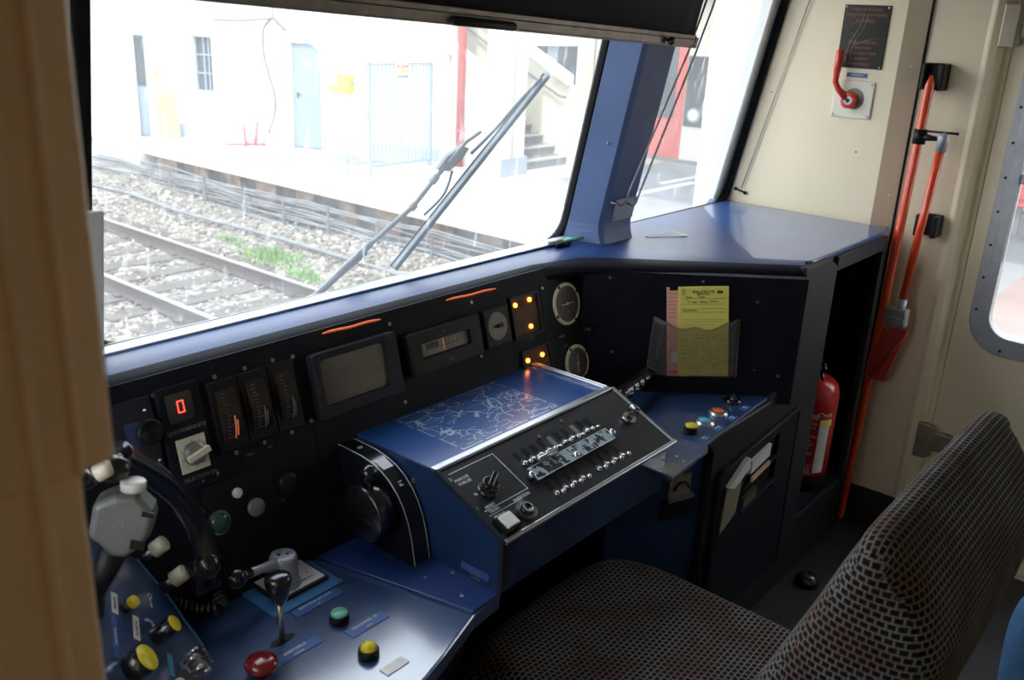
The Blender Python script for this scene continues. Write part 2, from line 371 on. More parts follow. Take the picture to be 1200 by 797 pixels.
        if bevel:
            b = o.modifiers.new('bevel', 'BEVEL'); b.width = bevel; b.segments = seg; b.limit_method = 'ANGLE'; b.angle_limit = math.radians(40)
        for k, v in tags.items(): o[k] = v
        return o
def parent_loc(p):
    v = Vector((0, 0, 0))
    while p is not None: v = v + p.location; p = p.parent
    return v
_tc = {}
def text_mesh(txt, size, depth):
    k = (txt, size)
    if k in _tc: return _tc[k]
    c = bpy.data.curves.new('t', 'FONT'); c.body = txt; c.size = size; c.extrude = depth; c.align_x = 'CENTER'; c.align_y = 'CENTER'; c.resolution_u = 2
    o = bpy.data.objects.new('t', c); col.objects.link(o)
    dg = bpy.context.evaluated_depsgraph_get(); dg.update()
    me = bpy.data.meshes.new_from_object(o.evaluated_get(dg))
    r = ([v.co.copy() for v in me.vertices], [tuple(p.vertices) for p in me.polygons])
    bpy.data.objects.remove(o); bpy.data.curves.remove(c); bpy.data.meshes.remove(me)
    _tc[k] = r; return r
def thing(name, label, cat, loc=(0, 0, 0), group=None):
    o = bpy.data.objects.new(name, None); col.objects.link(o); o.location = loc; o.empty_display_size = .05
    o['label'] = label; o['category'] = cat
    if group: o['group'] = group
    return o
def tag(o, label, cat, group=None, kind=None):
    o['label'] = label; o['category'] = cat
    if group: o['group'] = group
    if kind: o['kind'] = kind
    return o
def struct(o): o['kind'] = 'structure'; return o
def tree(o, parent=None):
    c = o.copy(); col.objects.link(c); c.parent = parent
    for ch in [q for q in bpy.data.objects if q.parent == o]: tree(ch, c)
    return c
def rrect(x0, x1, y0, y1, r, n=6):
    pts = []
    for cx, cy, a0 in ((x1-r, y1-r, 0), (x0+r, y1-r, 90), (x0+r, y0+r, 180), (x1-r, y0+r, 270)):
        for i in range(n+1): a = math.radians(a0+90*i/n); pts.append((cx+r*math.cos(a), cy+r*math.sin(a)))
    return pts
def ring_between(mb, A, B, w0, w1, T, m=None):
    n = len(A); vs = [(p[0], p[1], w0) for p in A]+[(p[0], p[1], w0) for p in B]+[(p[0], p[1], w1) for p in B]+[(p[0], p[1], w1) for p in A]
    fs = []
    for k in range(4):
        for i in range(n): j = (i+1) % n; q = (k+1) % 4; fs.append((k*n+i, k*n+j, q*n+j, q*n+i))
    return mb.add(vs, fs, m, False, T)
def catmull(P, n=8):
    P = [Vector(p) for p in P]; Q = [P[0]]+P+[P[-1]]; out = []
    for i in range(1, len(Q)-2):
        for k in range(n):
            t = k/n; a, b, c, d = Q[i-1], Q[i], Q[i+1], Q[i+2]
            out.append(.5*((2*b)+(c-a)*t+(2*a-5*b+4*c-d)*t*t+(3*b-a-3*c+d)*t**3))
    out.append(P[-1]); return out
SKY = 2.8; SUN = 2.2; EXPO = 0.95
# ------------------------------------------------------------------ measured planes of the cab
FD = Frame((0, 1.134, .58), (1, 0, 0), (0, .2637, 1))          # instrument face
FG = Frame((1.755, 1.173, .645), (.305, -.361, 0), (0, 0, 1))  # slanted document panel
FS = Frame((1.02, .98, .763), (1, 0, 0), (0, .157, .07))       # sloping switch plate
FM = Frame((.472, 1.001, .68), (.64, .77, 0), Vector((.602, -.501, .622)).cross(Vector((.64, .77, 0))))
FR = Frame((2.78, 0, 0), (0, -1, 0), (0, 0, 1))                # right wall, u = -Y
FF = Frame((0, .82, 0), (1, 0, 0), (0, 0, 1))                  # front of the low cabinets, w = -Y
FL = Frame((0, 0, .585), (1, 0, 0), (0, 1, 0))                 # left desk top
FQ = Frame((0, 0, .645), (1, 0, 0), (0, 1, 0))                 # right desk top
FWS = Frame((0, 1.376, .967), (1, 0, 0), (0, -.1925, 1))       # windscreen plane, normal to the driver
def screw(mb, fr, u, v, r=.0035, m=None):
    mb.g()
    mb.cyl(r, 0, .0018, m or M['steel'], fr.T(u, v, 0), 10)
    mb.box(-r*.8, r*.8, -.0004, .0004, .0017, .0021, M['black'], fr.T(u, v, 0, .6))

# ------------------------------------------------------------------ room shell
mb = MB(); mb.box(-.16, 2.9, -.75, 1.5, -.06, 0); struct(mb.build('floor', M['floor'], loc=(1.3, .3, 0)))
mb = MB(); mb.box(-.16, 2.9, -.75, 1.5, 2.05, 2.1); struct(mb.build('ceiling', M['ceil'], loc=(1.3, .3, 2.05)))
mb = MB(); mb.box(-.16, 2.9, -.80, -.75, 0, 2.05); struct(mb.build('wall_back', M['cream'], loc=(1.3, -.78, 0)))
# left wall with an added side window that lights the desk (hidden behind the tan partition from here)
mb = MB(); mb.box(-.2, -.15, -.75, -.62, 0, 2.05); mb.box(-.2, -.15, .30, .62, 0, 2.05); mb.box(-.2, -.15, -.62, .30, 0, 2.05); mb.box(-.2, -.15, 1.22, 1.5, 0, 2.05); mb.box(-.2, -.15, .62, 1.22, 0, .72); mb.box(-.2, -.15, .62, 1.22, 1.6, 2.05)
struct(mb.build('wall_left', M['cream'], loc=(-.17, .3, 0)))
w = MB(); ring_between(w, rrect(-.3, .3, -.50, .375, .08), rrect(-.33, .33, -.53, .4, .1), -.02, .02, Matrix.Translation((-.17, .92, 1.225)) @ Matrix.Rotation(PI/2, 4, 'Z') @ Matrix.Rotation(PI/2, 4, 'X'))
wo = struct(w.build('added_side_window', M['rubber'], loc=(-.17, .92, .85)))
g = MB(); g.box(-.172, -.168, .62, 1.22, .72, 1.6); g.build('pane', M['glass_clean'], wo)
# right wall: panel with chamfered edge, recessed strip, rounded pilaster, reveal to the door
prof = [(2.86, 1.5), (2.78, 1.5), (2.78, .905), (2.815, .852), (2.818, .846), (2.818, .70), (2.812, .685), (2.82, .668), (2.84, .655), (2.862, .650), (2.862, .640), (2.93, .640), (2.93, 1.5)]
mb = MB(); mb.prism(prof, 0, 2.05)
wr = struct(mb.build('wall_right', M['cream'], loc=(2.85, 1.0, 0), bevel=.006))
sg = MB(); sg.box(2.812, 2.8165, .8462, .852, .05, 2.0); sg.build('panel_joint', M['rubber'], wr)
sc = MB()
for (x, y) in ((905, 108), (1068, 78), (1042, 228), (1003, 178)):
    u, v = FR.px(x, y); screw(sc, FR, u, v, .003)
sc.parts('wall_screw', M['steel'], wr)
mb = MB(); mb.prism([(2.74, .92), (2.80, .845), (2.80, .66), (2.86, .635), (2.86, .92)], 0, .115); struct(mb.build('baseboard_right', M['carpet'], loc=(2.8, .8, 0), bevel=.004))
# side door with window
door = thing('door_1', 'cream side door with a rounded grey metal window behind the red poles', 'door', (2.87, 0, 0)); del door['category']; del door['label']; door['kind'] = 'structure'
FDr = Frame((2.86, 0, 0), (0, -1, 0), (0, 0, 1))
def plate_hole(mb, x0, x1, y0, y1, hole, w0, w1, T, m=None):
    out = []
    cx = sum(p[0] for p in hole)/len(hole); cy = sum(p[1] for p in hole)/len(hole)
    for p in hole:
        dx, dy = p[0]-cx, p[1]-cy
        t = min((x1-cx)/dx if dx > 1e-9 else ((x0-cx)/dx if dx < -1e-9 else 1e9), (y1-cy)/dy if dy > 1e-9 else ((y0-cy)/dy if dy < -1e-9 else 1e9))
        out.append((cx+dx*t, cy+dy*t))
    # move the outline points nearest to the four corners onto them
    for c in ((x0, y0), (x0, y1), (x1, y0), (x1, y1)):
        i = min(range(len(out)), key=lambda k: (out[k][0]-c[0])**2+(out[k][1]-c[1])**2); out[i] = c
    ring_between(mb, hole, out, w0, w1, T, m)
hole = rrect(-.575, .11, .66, 1.62, .085)
mb = MB(); plate_hole(mb, -.638, .75, .02, 1.98, hole, -.03, 0, FDr.M); mb.build('door_leaf', M['cream'], door, bevel=.003)
mb = MB(); ring_between(mb, rrect(-.548, .085, .69, 1.59, .065, 8), rrect(-.600, .135, .635, 1.645, .105, 8), -.034, .008, FDr.M)
mb.box(-.55, .09, 1.128, 1.155, -.02, .004, None, FDr.M); mb.box(-.575, -.548, .9, 1.5, -.01, .012, None, FDr.M)
wf = mb.build('window_frame', M['greyalu'], door, bevel=.003)
rv = MB()
for k in range(9): screw(rv, Frame(FDr.at(0, 0, .008), FDr.U, FDr.V), -.585, .76+k*.095, .004, M['black'])
for k in range(5): screw(rv, Frame(FDr.at(0, 0, .008), FDr.U, FDr.V), -.5+k*.12, .652, .004, M['black'])
rv.parts('rivet', M['black'], wf)
mb = MB(); mb.box(-.57, .11, .66, 1.62, -.018, -.014, None, FDr.M); mb.build('glass_pane', M['glass_clean'], door)
for zc in (.33, 1.535):
    mb = MB(); mb.box(2.815, 2.835, .628, .668, zc-.055, zc+.055); mb.cyl(.013, zc-.05, zc+.005, None, Matrix.Translation((2.832, .632, 0)), 14)
    mb.cyl(.013, zc+.008, zc+.05, None, Matrix.Translation((2.832, .632, 0)), 14); mb.box(2.83, 2.858, .57, .632, zc-.03, zc+.03)
    mb.build('hinge', M['hinge'], door, bevel=.003)
mb = MB(); mb.box(2.80, 2.93, -.8, .64, 1.98, 2.05); mb.box(2.86, 2.93, -.8, -.74, 0, 2.0); mb.box(2.80, 2.93, -.8, .64, 0, .02); struct(mb.build('trim_1', M['cream'], loc=(2.86, 0, 0)))
# front wall: tilted sheets round the two panes, built as plates with rounded holes
TW = FWS.M
def yw(z): return 1.376-(z-.967)*.1925
def cant(mb, x0, x1, z0, z1, d0, d1, m=None):
    """slab between z0 and z1 lying d0..d1 behind the windscreen plane (towards outside positive)"""
    vs = [(x, yw(z)+d, z) for z in (z0, z1) for d in (d0, d1) for x in (x0, x1)]
    mb.add(vs, [(0, 2, 3, 1), (4, 5, 7, 6), (0, 1, 5, 4), (1, 3, 7, 5), (3, 2, 6, 7), (2, 0, 4, 6)], m)
mb = MB(); plate_hole(mb, -.2, 1.955, -.06, 1.12, rrect(.630, 1.888, -.03, .782, .055, 8), -.016, -.005, TW)
fw = struct(mb.build('wall_front', M['grey_wall'], loc=(.9, 1.4, 1.0)))
lo = MB(); lo.box(-.2, 2.93, 1.475, 1.53, -1.2, .86); lo.build('lower_skin', M['grey_wall'], fw)
mb = MB(); plate_hole(mb, 1.955, 2.93, -.06, 1.12, rrect(2.09, 2.765, -.035, .78, .06, 8), -.045, -.005, TW)
struct(mb.build('wall_front.001', M['blue_pale'], loc=(2.4, 1.4, 1.0)))
w1 = MB(); ring_between(w1, rrect(.645, 1.876, .000, .768, .060, 8), rrect(.622, 1.896, -.022, .79, .075, 8), -.014, .008, TW)
w1 = struct(w1.build('window_1', M['rubber'], loc=(1.25, 1.37, .97), bevel=.004))
g = MB(); g.box(.64, 1.88, -.02, .775, -.011, -.007, None, TW); g.build('pane', M['glass'], w1)
w2 = MB(); ring_between(w2, rrect(2.11, 2.762, -.008, .765, .055, 8), rrect(2.075, 2.779, -.03, .79, .075, 8), -.014, .007, TW)
w2 = struct(w2.build('window_2', M['rubber'], loc=(2.4, 1.37, .96), bevel=.004))
g = MB(); g.box(2.10, 2.765, -.02, .775, -.011, -.007, None, TW); g.build('pane', M['glass'], w2)
rv_ = MB(); rv_.box(2.712, 2.762, .0, .775, -.045, -.015, None, TW); rv_.build('outer_reveal', M['grey_wall'], w2)
# blue centre pillar: lit left flank and dark inner face, with a flared foot
mb = MB()
Z0, Z1 = .955, 2.04
def pil(z):
    k = max(0, (1.03-z)/.075)**2*.03
    return [(1.878-k*.6, yw(z)-.004), (1.903, yw(z)-.084-k), (1.915, yw(z)-.092-k), (2.045, yw(z)-.090-k), (2.056, yw(z)-.08), (2.098, yw(z)-.004)]
zs = [.955, .97, .985, 1.0, 1.015, 1.03, 1.1, 1.5, 2.04]
R = [pil(z) for z in zs]
vs = [(p[0], p[1], z) for z, r in zip(zs, R) for p in r]; n = 6
fs = [(k*n+i, k*n+(i+1) % n, (k+1)*n+(i+1) % n, (k+1)*n+i) for k in range(len(zs)-1) for i in range(n)] + [tuple(range(n-1, -1, -1)), tuple(range((len(zs)-1)*n, len(zs)*n))]
mb.add(vs, fs); tr2 = struct(mb.build('trim_2', M['blue_pale'], loc=(1.99, 1.32, .955), bevel=.007, seg=3))
FP = Frame((0, yw(1.05)-.0925, 1.05), (1, 0, 0), (0, -.1925, 1))
mb = MB(); mb.box(1.945, 2.038, -.03, .028, 0, .003, None, FP.M)
pb = mb.build('rod_bracket_plate', M['greyalu'], tr2)
sc = MB()
for u, v in ((1.952, -.022), (1.952, .02), (2.03, -.022), (2.03, .02)): screw(sc, Frame(FP.at(0, 0, .003), FP.U, FP.V), u, v, .0035)
for (x, y) in ((700, 154), (713, 168)):
    P = onX(x, y, 1.890); sc.g(); sc.sphere(P, .004, M['steel'], 8)
sc.parts('pillar_screw', M['steel'], tr2)
mb = MB(); mb.box(-.16, 2.88, 1.14, 1.40, 1.78, 2.05); struct(mb.build('trim_3', M['ceil'], loc=(1.3, 1.3, 1.8)))
# near tan partition beside the camera
mb = MB()
mb.prism([(-.16, .50), (.15, .50), (.155, .497), (.188, .497), (.191, .492), (.196, .492), (.199, .497), (.213, .497), (.216, .492), (.219, .492), (.222, .498), (.240, .50), (.244, .506), (.244, .53), (.2, .54), (-.16, .54)], 1.235, 2.05)
mb.prism([(-.16, .50), (.15, .50), (.155, .497), (.188, .497), (.191, .492), (.196, .492), (.199, .497), (.218, .499), (.222, .505), (.222, .53), (.2, .54), (-.16, .54)], 0, 1.235)
struct(mb.build('trim_4', M['jamb'], loc=(.1, .52, 0), bevel=.002))
# left pale corner strip of the windscreen
mb = MB(); cant(mb, .50, .652, .93, 1.205, -.028, -.012); struct(mb.build('trim_5', M['grey_wall'], loc=(.56, 1.36, .93), bevel=.004))

# ------------------------------------------------------------------ control desk
desk = thing('control_desk', 'long dark blue driver desk with rows of gauges below the windscreen', 'control desk', (1.2, 1.1, 0))
# rolled ledge along windscreen and over to the right wall
def ledge_sec(T, L, zt, zl):
    T = Vector((*T, 0)); L = Vector((*L, 0)); d = L-T
    pts = [(0, zt)]
    q = []
    for k in range(0, 9):
        a = PI/2*k/8; q.append((math.sin(a), zl+.012+(zt-zl-.012)*math.cos(a)))
    pts = q
    out = [(T.x+d.x*t, T.y+d.y*t, z) for t, z in pts]
    e = T + d*.985; out.append((e.x, e.y, zl)); e = T+d*.8; out.append((e.x, e.y, zl-.001)); e = T+d*.1; out.append((e.x, e.y, zl+.004))
    return out
secs = [((-.15, 1.295), (-.15, 1.236), .975, .939), ((1.60, 1.29), (1.62, 1.232), .972, .934), ((1.79, 1.27), (1.735, 1.195), .97, .934), ((1.87, 1.23), (1.765, 1.165), .967, .938), ((2.165, .845), (2.128, .823), .965, .930)]
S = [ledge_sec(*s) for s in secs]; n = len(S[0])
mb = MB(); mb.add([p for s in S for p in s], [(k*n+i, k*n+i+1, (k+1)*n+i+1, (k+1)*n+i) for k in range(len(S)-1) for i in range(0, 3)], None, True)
mb.add([p for s in S for p in s], [(k*n+i, k*n+i+1, (k+1)*n+i+1, (k+1)*n+i) for k in range(len(S)-1) for i in range(3, n-1)], M['navy'], True)  # lower roll in dark navy: shade under the nose put into the colour
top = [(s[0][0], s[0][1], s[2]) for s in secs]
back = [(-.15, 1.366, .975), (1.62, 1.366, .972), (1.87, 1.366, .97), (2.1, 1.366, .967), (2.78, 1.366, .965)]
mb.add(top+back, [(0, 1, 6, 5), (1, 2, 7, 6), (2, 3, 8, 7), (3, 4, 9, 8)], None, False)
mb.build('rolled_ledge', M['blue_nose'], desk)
sl = MB(); sl.box(-.15, 1.875, 1.328, 1.366, .9735, .9775); sl.build('sill_strip', M['sill'], desk, bevel=.001)
sl = MB(); sl.tube([(.62, 1.362, .976), (1.2, 1.362, .975), (1.86, 1.362, .972)], .0035); sl.build('sill_seal', M['greyalu'], desk)
# instrument face
mb = MB(); mb.box(-.15, 1.83, -.03, .395, -.02, 0, None, FD.M); face = mb.build('instrument_panel', M['navy'], desk)
mb = MB()
for u in (.655, .737, .932, 1.15, 1.382, 1.487, 1.605): mb.g().box(u-.0008, u+.0008, 0, .37, 0, .0006, None, FD.M)
mb.parts('panel_joint', M['black'], face)
sc = MB()
for u, v in ((.66, .365), (.735, .215), (.766, .366), (.776, .236), (.822, .366), (.831, .236), (.877, .366), (.887, .236), (.918, .362), (.93, .244), (1.145, .37), (1.150, .215), (1.375, .366), (1.378, .25), (1.61, .352), (1.80, .36), (1.79, .1), (1.62, .09)): screw(sc, FD, u, v)
sc.parts('panel_screw', M['steel'], face)
# plug panel
mb = MB(); mb.box(.58, .652, .25, .368, 0, .005, None, FD.M); pp = mb.build('plug_plate', M['frame'], desk, bevel=.002)
s_ = MB(); s_.box(.603, .63, .30, .335, .005, .008, None, FD.M); s_.build('blue_sticker', M['blue'], pp)
s_ = MB(); s_.lathe([(.02, .005), (.02, .014), (.016, .016), (.012, .012)], None, FD.T(.638, .315)); s_.build('socket', M['black'], pp)
for u, v in ((.639, .348), (.645, .268)):
    s_ = MB(); s_.sphere(FD.at(u, v, .006), .003); s_.build('rivet', M['chrome'], pp)
# speed display unit
mb = MB(); mb.box(.660, .732, .205, .372, 0, .007, None, FD.M); su = mb.build('speed_display', M['navy'], desk, bevel=.002)
s_ = MB(); s_.box(.672, .716, .315, .360, .007, .0085, None, FD.M); s_.build('display_window', M['gloss_black'], su)
s_ = MB(); T = FD.T(.695, .338, .009)
w_, h_, t_ = .0055, .0095, .0014
for x0, x1, y0, y1 in ((-w_, w_, h_-t_, h_), (-w_, w_, -h_, -h_+t_), (-w_, -w_+t_, .0006, h_-.001), (w_-t_, w_, .0006, h_-.001), (-w_, -w_+t_, -h_+.001, -.0006), (w_-t_, w_, -h_+.001, -.0006)):
    s_.box(x0, x1, y0, y1, 0, .0005, None, T)
s_.build('digit_zero', M['led'], su, label='lit red digit zero')
s_ = MB(); s_.g().text('QUOTIDIENNETE', .0085, FD.T(.698, .301, .0075)); s_.g().text('SELECTION DU', .0085, FD.T(.705, .222, .0075)); s_.text('N', .006, FD.T(.706, .213, .0075)); s_.parts('lettering', M['ink_grey'], su)
s_ = MB(); s_.box(.675, .723, .234, .288, .007, .010, None, FD.M); kp = s_.build('selector_plate', M['ivory'], su, label='cream square plate with rotary selector knob')
# ring of marks belongs to the plate surface
# (built as part of the knob's dial)
s_ = MB(); T = FD.T(.700, .261, .010)
s_.lathe([(.019, 0), (.019, .0015), (.0165, .002), (.0155, .010), (.013, .011)], M['steel'], T); s_.box(-.019, .019, -.0045, .0045, .009, .019, M['ivory'], T @ Matrix.Rotation(.25, 4, 'Z'))
for k in range(10):
    a = k*PI/5; s_.box(-.0007, .0007, .0205, .0225, 0, .0004, M['ink_dark'], T @ Matrix.Rotation(a, 4, 'Z'))
s_.build('selector_knob', M['ivory'], su, bevel=.001)
# three edgewise gauges
for k, (u0, u1) in enumerate(((.746, .800), (.803, .857), (.860, .912))):
    mb = MB(); mb.box(u0, u1, .243, .360, 0, .008, None, FD.M); ga = mb.build('edge_gauge', M['black'], desk, bevel=.002)
    s_ = MB(); w0, w1 = u0+.010, u1-.010
    vs = []; N = 10
    for i in range(N+1):
        a = -1+2*i/N; vs += [FD.at(w0, .302+.042*a, .008+.010*(1-a*a)), FD.at(w1, .302+.042*a, .008+.010*(1-a*a))]
    s_.add(vs, [(2*i, 2*i+1, 2*i+3, 2*i+2) for i in range(N)], None, True)
    s_.add([FD.at(w0, .302+.042*a, .008+.010*(1-a*a)) for a in [-1+2*i/N for i in range(N+1)]], [tuple(range(N+1))]); s_.add([FD.at(w1, .302+.042*a, .008+.010*(1-a*a)) for a in [-1+2*i/N for i in range(N+1)]], [tuple(range(N+1))])
    s_.build('gauge_drum', M['cover_glass'], ga)
    s_ = MB()
    for i in range(13):
        a = -.85+1.7*i/12; L_ = .010 if i % 3 == 0 else .005
        s_.box(w0+.006, w0+.006+L_, -.0004, .0004, 0, .0004, None, Matrix.Translation(FD.at(0, .302+.042*a, .0088+.010*(1-a*a))) @ FD.M.to_3x3().to_4x4())
    s_.build('scale_marks', M['ink_grey'], ga)
    s_ = MB()
    for off, v0, v1 in ((.020, .262, .300), (.024, .266, .292)):
        a0 = (v0-.302)/.042; a1 = (v1-.302)/.042
        s_.tube([FD.at(w0+off, v0, .0095+.010*(1-a0*a0)), FD.at(w0+off, (v0+v1)/2, .0095+.010*(1-((a0+a1)/2)**2)), FD.at(w0+off, v1, .0095+.010*(1-a1*a1))], .0010, None, 6)
    s_.build('pointer_band', M['dimlamp'] if k == 0 else M['ink_grey'], ga)
# monitor
mb = MB(); ring_between(mb, rrect(.958, 1.110, .262, .344, .012), rrect(.942, 1.140, .240, .358, .008), 0, .020, FD.M); mo = mb.build('monitor', M['frame'], desk, bevel=.003)
s_ = MB(); s_.prism(rrect(.955, 1.113, .260, .347, .010), .004, .012, None, FD.M); s_.build('screen', M['screen'], mo)
# chart recorder
mb = MB(); ring_between(mb, rrect(1.196, 1.334, .290, .318, .003), rrect(1.165, 1.368, .258, .342, .006), 0, .024, FD.M); re_ = mb.build('strip_indicator', M['black'], desk, bevel=.003)
s_ = MB(); s_.box(1.19, 1.34, .286, .322, .008, .014, None, FD.M); s_.build('scale_card', M['gauge_pale'], re_)
s_ = MB()
for k in range(9): s_.box(1.225+k*.011, 1.226+k*.011, .302, .312+.003*(k % 3), .014, .0144, None, FD.M)
s_.box(1.21, 1.315, .301, .3022, .014, .0144, None, FD.M); s_.box(1.215, 1.25, .303, .314, .014, .0144, None, FD.M); s_.build('scale_marks', M['ink_dark'], re_)
s_ = MB(); s_.box(1.262, 1.2635, .292, .317, .0145, .016, None, FD.M); s_.build('needle', M['dimlamp'], re_)
s_ = MB(); s_.g().text('V', .008, FD.T(1.26, .33, .0245)); s_.g().text('km/h', .007, FD.T(1.27, .272, .0245)); s_.parts('lettering', M['ink_grey'], re_)
# small round dial
mb = MB(); mb.box(1.394, 1.474, .260, .342, 0, .010, None, FD.M); rg = mb.build('pressure_dial', M['black'], desk, bevel=.003)
s_ = MB(); s_.cyl(.030, .010, .0115, None, FD.T(1.432, .303), 32); s_.build('dial_face', M['gauge_pale'], rg, label='beige round dial face')
s_ = MB(); s_.cyl(.004, .0115, .018, None, FD.T(1.432, .303)); s_.box(-.004, .014, -.004, .004, .0125, .016, None, FD.T(1.432, .303)); s_.prism([(-.014, -.0012), (0, -.004), (0, .004), (-.014, .0012)], .0125, .015, None, FD.T(1.432, .303)); s_.build('pointer', M['black'], rg)
# lamp clusters
for (u0, u1, v0, v1, lamps) in ((1.496, 1.582, .262, .346, ((1.506, .333), (1.556, .336), (1.548, .277))), (1.508, 1.598, .140, .224, ((1.520, .205), (1.572, .206), (1.57, .16)))):
    mb = MB(); ring_between(mb, rrect(u0, u1, v0, v1, .003), rrect(u0-.006, u1+.006, v0-.006, v1+.006, .004), 0, .006, FD.M); lp = mb.build('lamp_cluster', M['black'], desk)
    s_ = MB(); s_.box(u0, u1, v0, v1, 0, .002, None, FD.M); s_.build('cluster_cover', M['cluster'], lp)
    for (u, v) in lamps:
        s_ = MB(); s_.lathe([(.0052, .002), (.0052, .006), (.003, .008), (.0005, .0086)], None, FD.T(u, v), 14); s_.build('warning_lamp', M['lamp'], lp, label='lit orange warning lamp')
    s_ = MB(); s_.text('ARRET', .008, FD.T((u0+u1)/2+.01, v0-.012, .001)); s_.build('lettering', M['ink_grey'], lp)
# big round gauges
for (u, v, r, ang) in ((1.688, .300, .050, 0), (1.696, .155, .0445, 1.45)):
    mb = MB(); mb.lathe([(r, 0), (r, .0035), (r-.001, .0045), (r-.0085, .0045), (r-.009, .002)], None, FD.T(u, v), 48); gb = mb.build('round_gauge', M['bezel'], desk)
    s_ = MB(); s_.cyl(r-.008, .0010, .0050, None, FD.T(u, v), 40); s_.build('dial_face', M['gauge'], gb)
    s_ = MB(); s_.box(-.022, .024, -.0007, .0007, .0053, .0060, None, FD.T(u, v, 0, ang)); s_.cyl(.003, .0050, .0065, None, FD.T(u, v)); s_.build('needle', M['ink_white'], gb)
    s_ = MB()
    for k in range(25):
        a = -.7+ (PI+1.4)*k/24; s_.box(r-.0155, r-.0115, -.0004, .0004, .0051, .0054, None, FD.T(u, v, 0, a))
    s_.text('bar', .008, FD.T(u, v-.018, .0052)); s_.build('scale_marks', M['gauge_pale'], gb)
    s_ = MB()
    for k in range(4): s_.box(-.003, .003, r-.006, r+.001, .0040, .0055, None, FD.T(u, v, 0, .5+k*PI/2))
    s_.build('bezel_clip', M['frame'], gb)
mb = MB(); mb.lathe([(.014, 0), (.014, .004), (.010, .005), (.010, .018), (.008, .020)], None, FD.T(1.752, .225)); mb.build('panel_knob', M['black'], desk)
mb = MB(); mb.text('FREIN', .009, FD.T(1.655, .229, .0006)); mb.text('C.P.', .009, FD.T(1.665, .205, .0006)); mb.text('ECL.', .009, FD.T(1.745, .255, .0006)); mb.text('H.P. CAB', .007, FD.T(.835, .130, .0006)); mb.text('URG', .007, FD.T(.80, .225, .0006)); mb.text('VIT', .007, FD.T(.84, .225, .0006)); mb.build('panel_lettering', M['ink_grey'], desk)
# buttons low on the face
for nme, u, v, r, mt, lab in (('round_button', .759, .174, .0085, 'white', 'small white round button'), ('round_button', .787, .139, .0155, 'greybtn', 'grey domed button'), ('indicator_lens', .719, .138, .0165, 'dkgreen', 'dark green indicator lens'), ('round_button', .857, .158, .018, 'black', None)):
    mb = MB(); mb.ring(r*.9, r*1.2, 0, .006, None, FD.T(u, v)); b = mb.build(nme, M['black'] if nme != 'indicator_lens' else M['steel'], desk)
    s_ = MB(); s_.lathe([(r, 0), (r, .010), (r*.8, .013), (r*.3, .0142), (.0004, .0145)], None, FD.T(u, v)); c = s_.build('button_cap', M[mt], b)
    if lab: c['label'] = lab
mb = MB(); mb.box(.70, .832, .118, .2, 0, .003, None, FD.M); mb.build('button_plate', M['black'], desk, bevel=.001)
# glowing slots under the ledge lip
for (xa, ya, xb, yb) in ((378, 391, 446, 374), (523, 352, 581, 338)):
    pa = onY(xa, ya, 1.222); pb = onY(xb, yb, 1.222); mb = MB(); pts = [pa.lerp(pb, k/8)+Vector((0, 0, .0008*math.sin(k*1.3))) for k in range(9)]
    mb.tube(pts, [.0012]+[.0022]*7+[.0010]); mb.build('lamp_slot', M['lampslot'], desk, label='glowing orange lamp slot under the ledge')
# slanted document panel
mb = MB(); mb.box(-.03, .50, -.02, .30, -.03, -.004, None, FG.M); dp = mb.build('document_panel', M['navy'], desk)
mb = MB(); ring_between(mb, rrect(.035, .455, .085, .262, .008), rrect(.020, .472, .070, .277, .008), -.004, -.001, FG.M); mb.build('panel_recess_frame', M['navy'], dp)
sc = MB()
for u, v in ((.03, .285), (.058, .270), (.05, .1), (.25, .285), (.44, .265), (.40, .07), (.46, .055), (.385, .24)): screw(sc, Frame(FG.at(0, 0, -.004), FG.U, FG.V), u, v)
sc.parts('panel_screw', M['steel'], dp)
# desk tops
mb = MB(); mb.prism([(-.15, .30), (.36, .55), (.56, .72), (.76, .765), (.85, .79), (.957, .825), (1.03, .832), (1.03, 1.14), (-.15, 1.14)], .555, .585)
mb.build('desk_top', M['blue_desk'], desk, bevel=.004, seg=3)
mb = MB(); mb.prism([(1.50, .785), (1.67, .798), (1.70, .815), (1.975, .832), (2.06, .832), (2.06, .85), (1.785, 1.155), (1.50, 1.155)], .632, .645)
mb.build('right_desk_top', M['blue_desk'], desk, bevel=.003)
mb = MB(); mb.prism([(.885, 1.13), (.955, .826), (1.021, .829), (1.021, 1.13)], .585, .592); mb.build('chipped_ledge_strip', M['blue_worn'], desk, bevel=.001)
mb = MB()
mb.prism([(-.15, .75), (.82, .83), (1.02, .90), (1.02, .93), (.8, .86), (-.15, .78)], 0, .555); mb.box(-.15, 2.27, 1.16, 1.19, 0, .6); mb.build('knee_space_back', M['navy'], desk)
# labels and plates on the left desk
def plate(name, u0, u1, v0, v1, m, words, fr, w=.0012, size=.007, rot=0, parent=None, ink='ink_white'):
    mb = MB(); mb.box(u0, u1, v0, v1, 0, w, None, fr.M); p = mb.build(name, M[m], parent or desk)
    if words:
        s = MB(); N = len(words)
        for i, t in enumerate(words): s.text(t, size*(1 if i == 0 else .7), fr.T((u0+u1)/2, v1-(v1-v0)*(i+.5)/N, w+.0002))
        s.build('lettering', M[ink], p)
    return p
plate('name_strip', .758, .852, 1.022, 1.042, 'label_blue', ['SELECTEUR DE COTE', 'N'], FL)
plate('name_strip', .785, .860, .920, .942, 'label_blue', ['DECOMPRES. FR', 'LE 30'], FL)
plate('name_strip', .665, .750, .948, .968, 'label_blue', ['AVERTISSEUR', 'SONORE'], FL)
mb = MB(); mb.box(.762, .805, .818, .836, 0, .0015, None, FL.M); mb.build('white_strip', M['white'], desk)
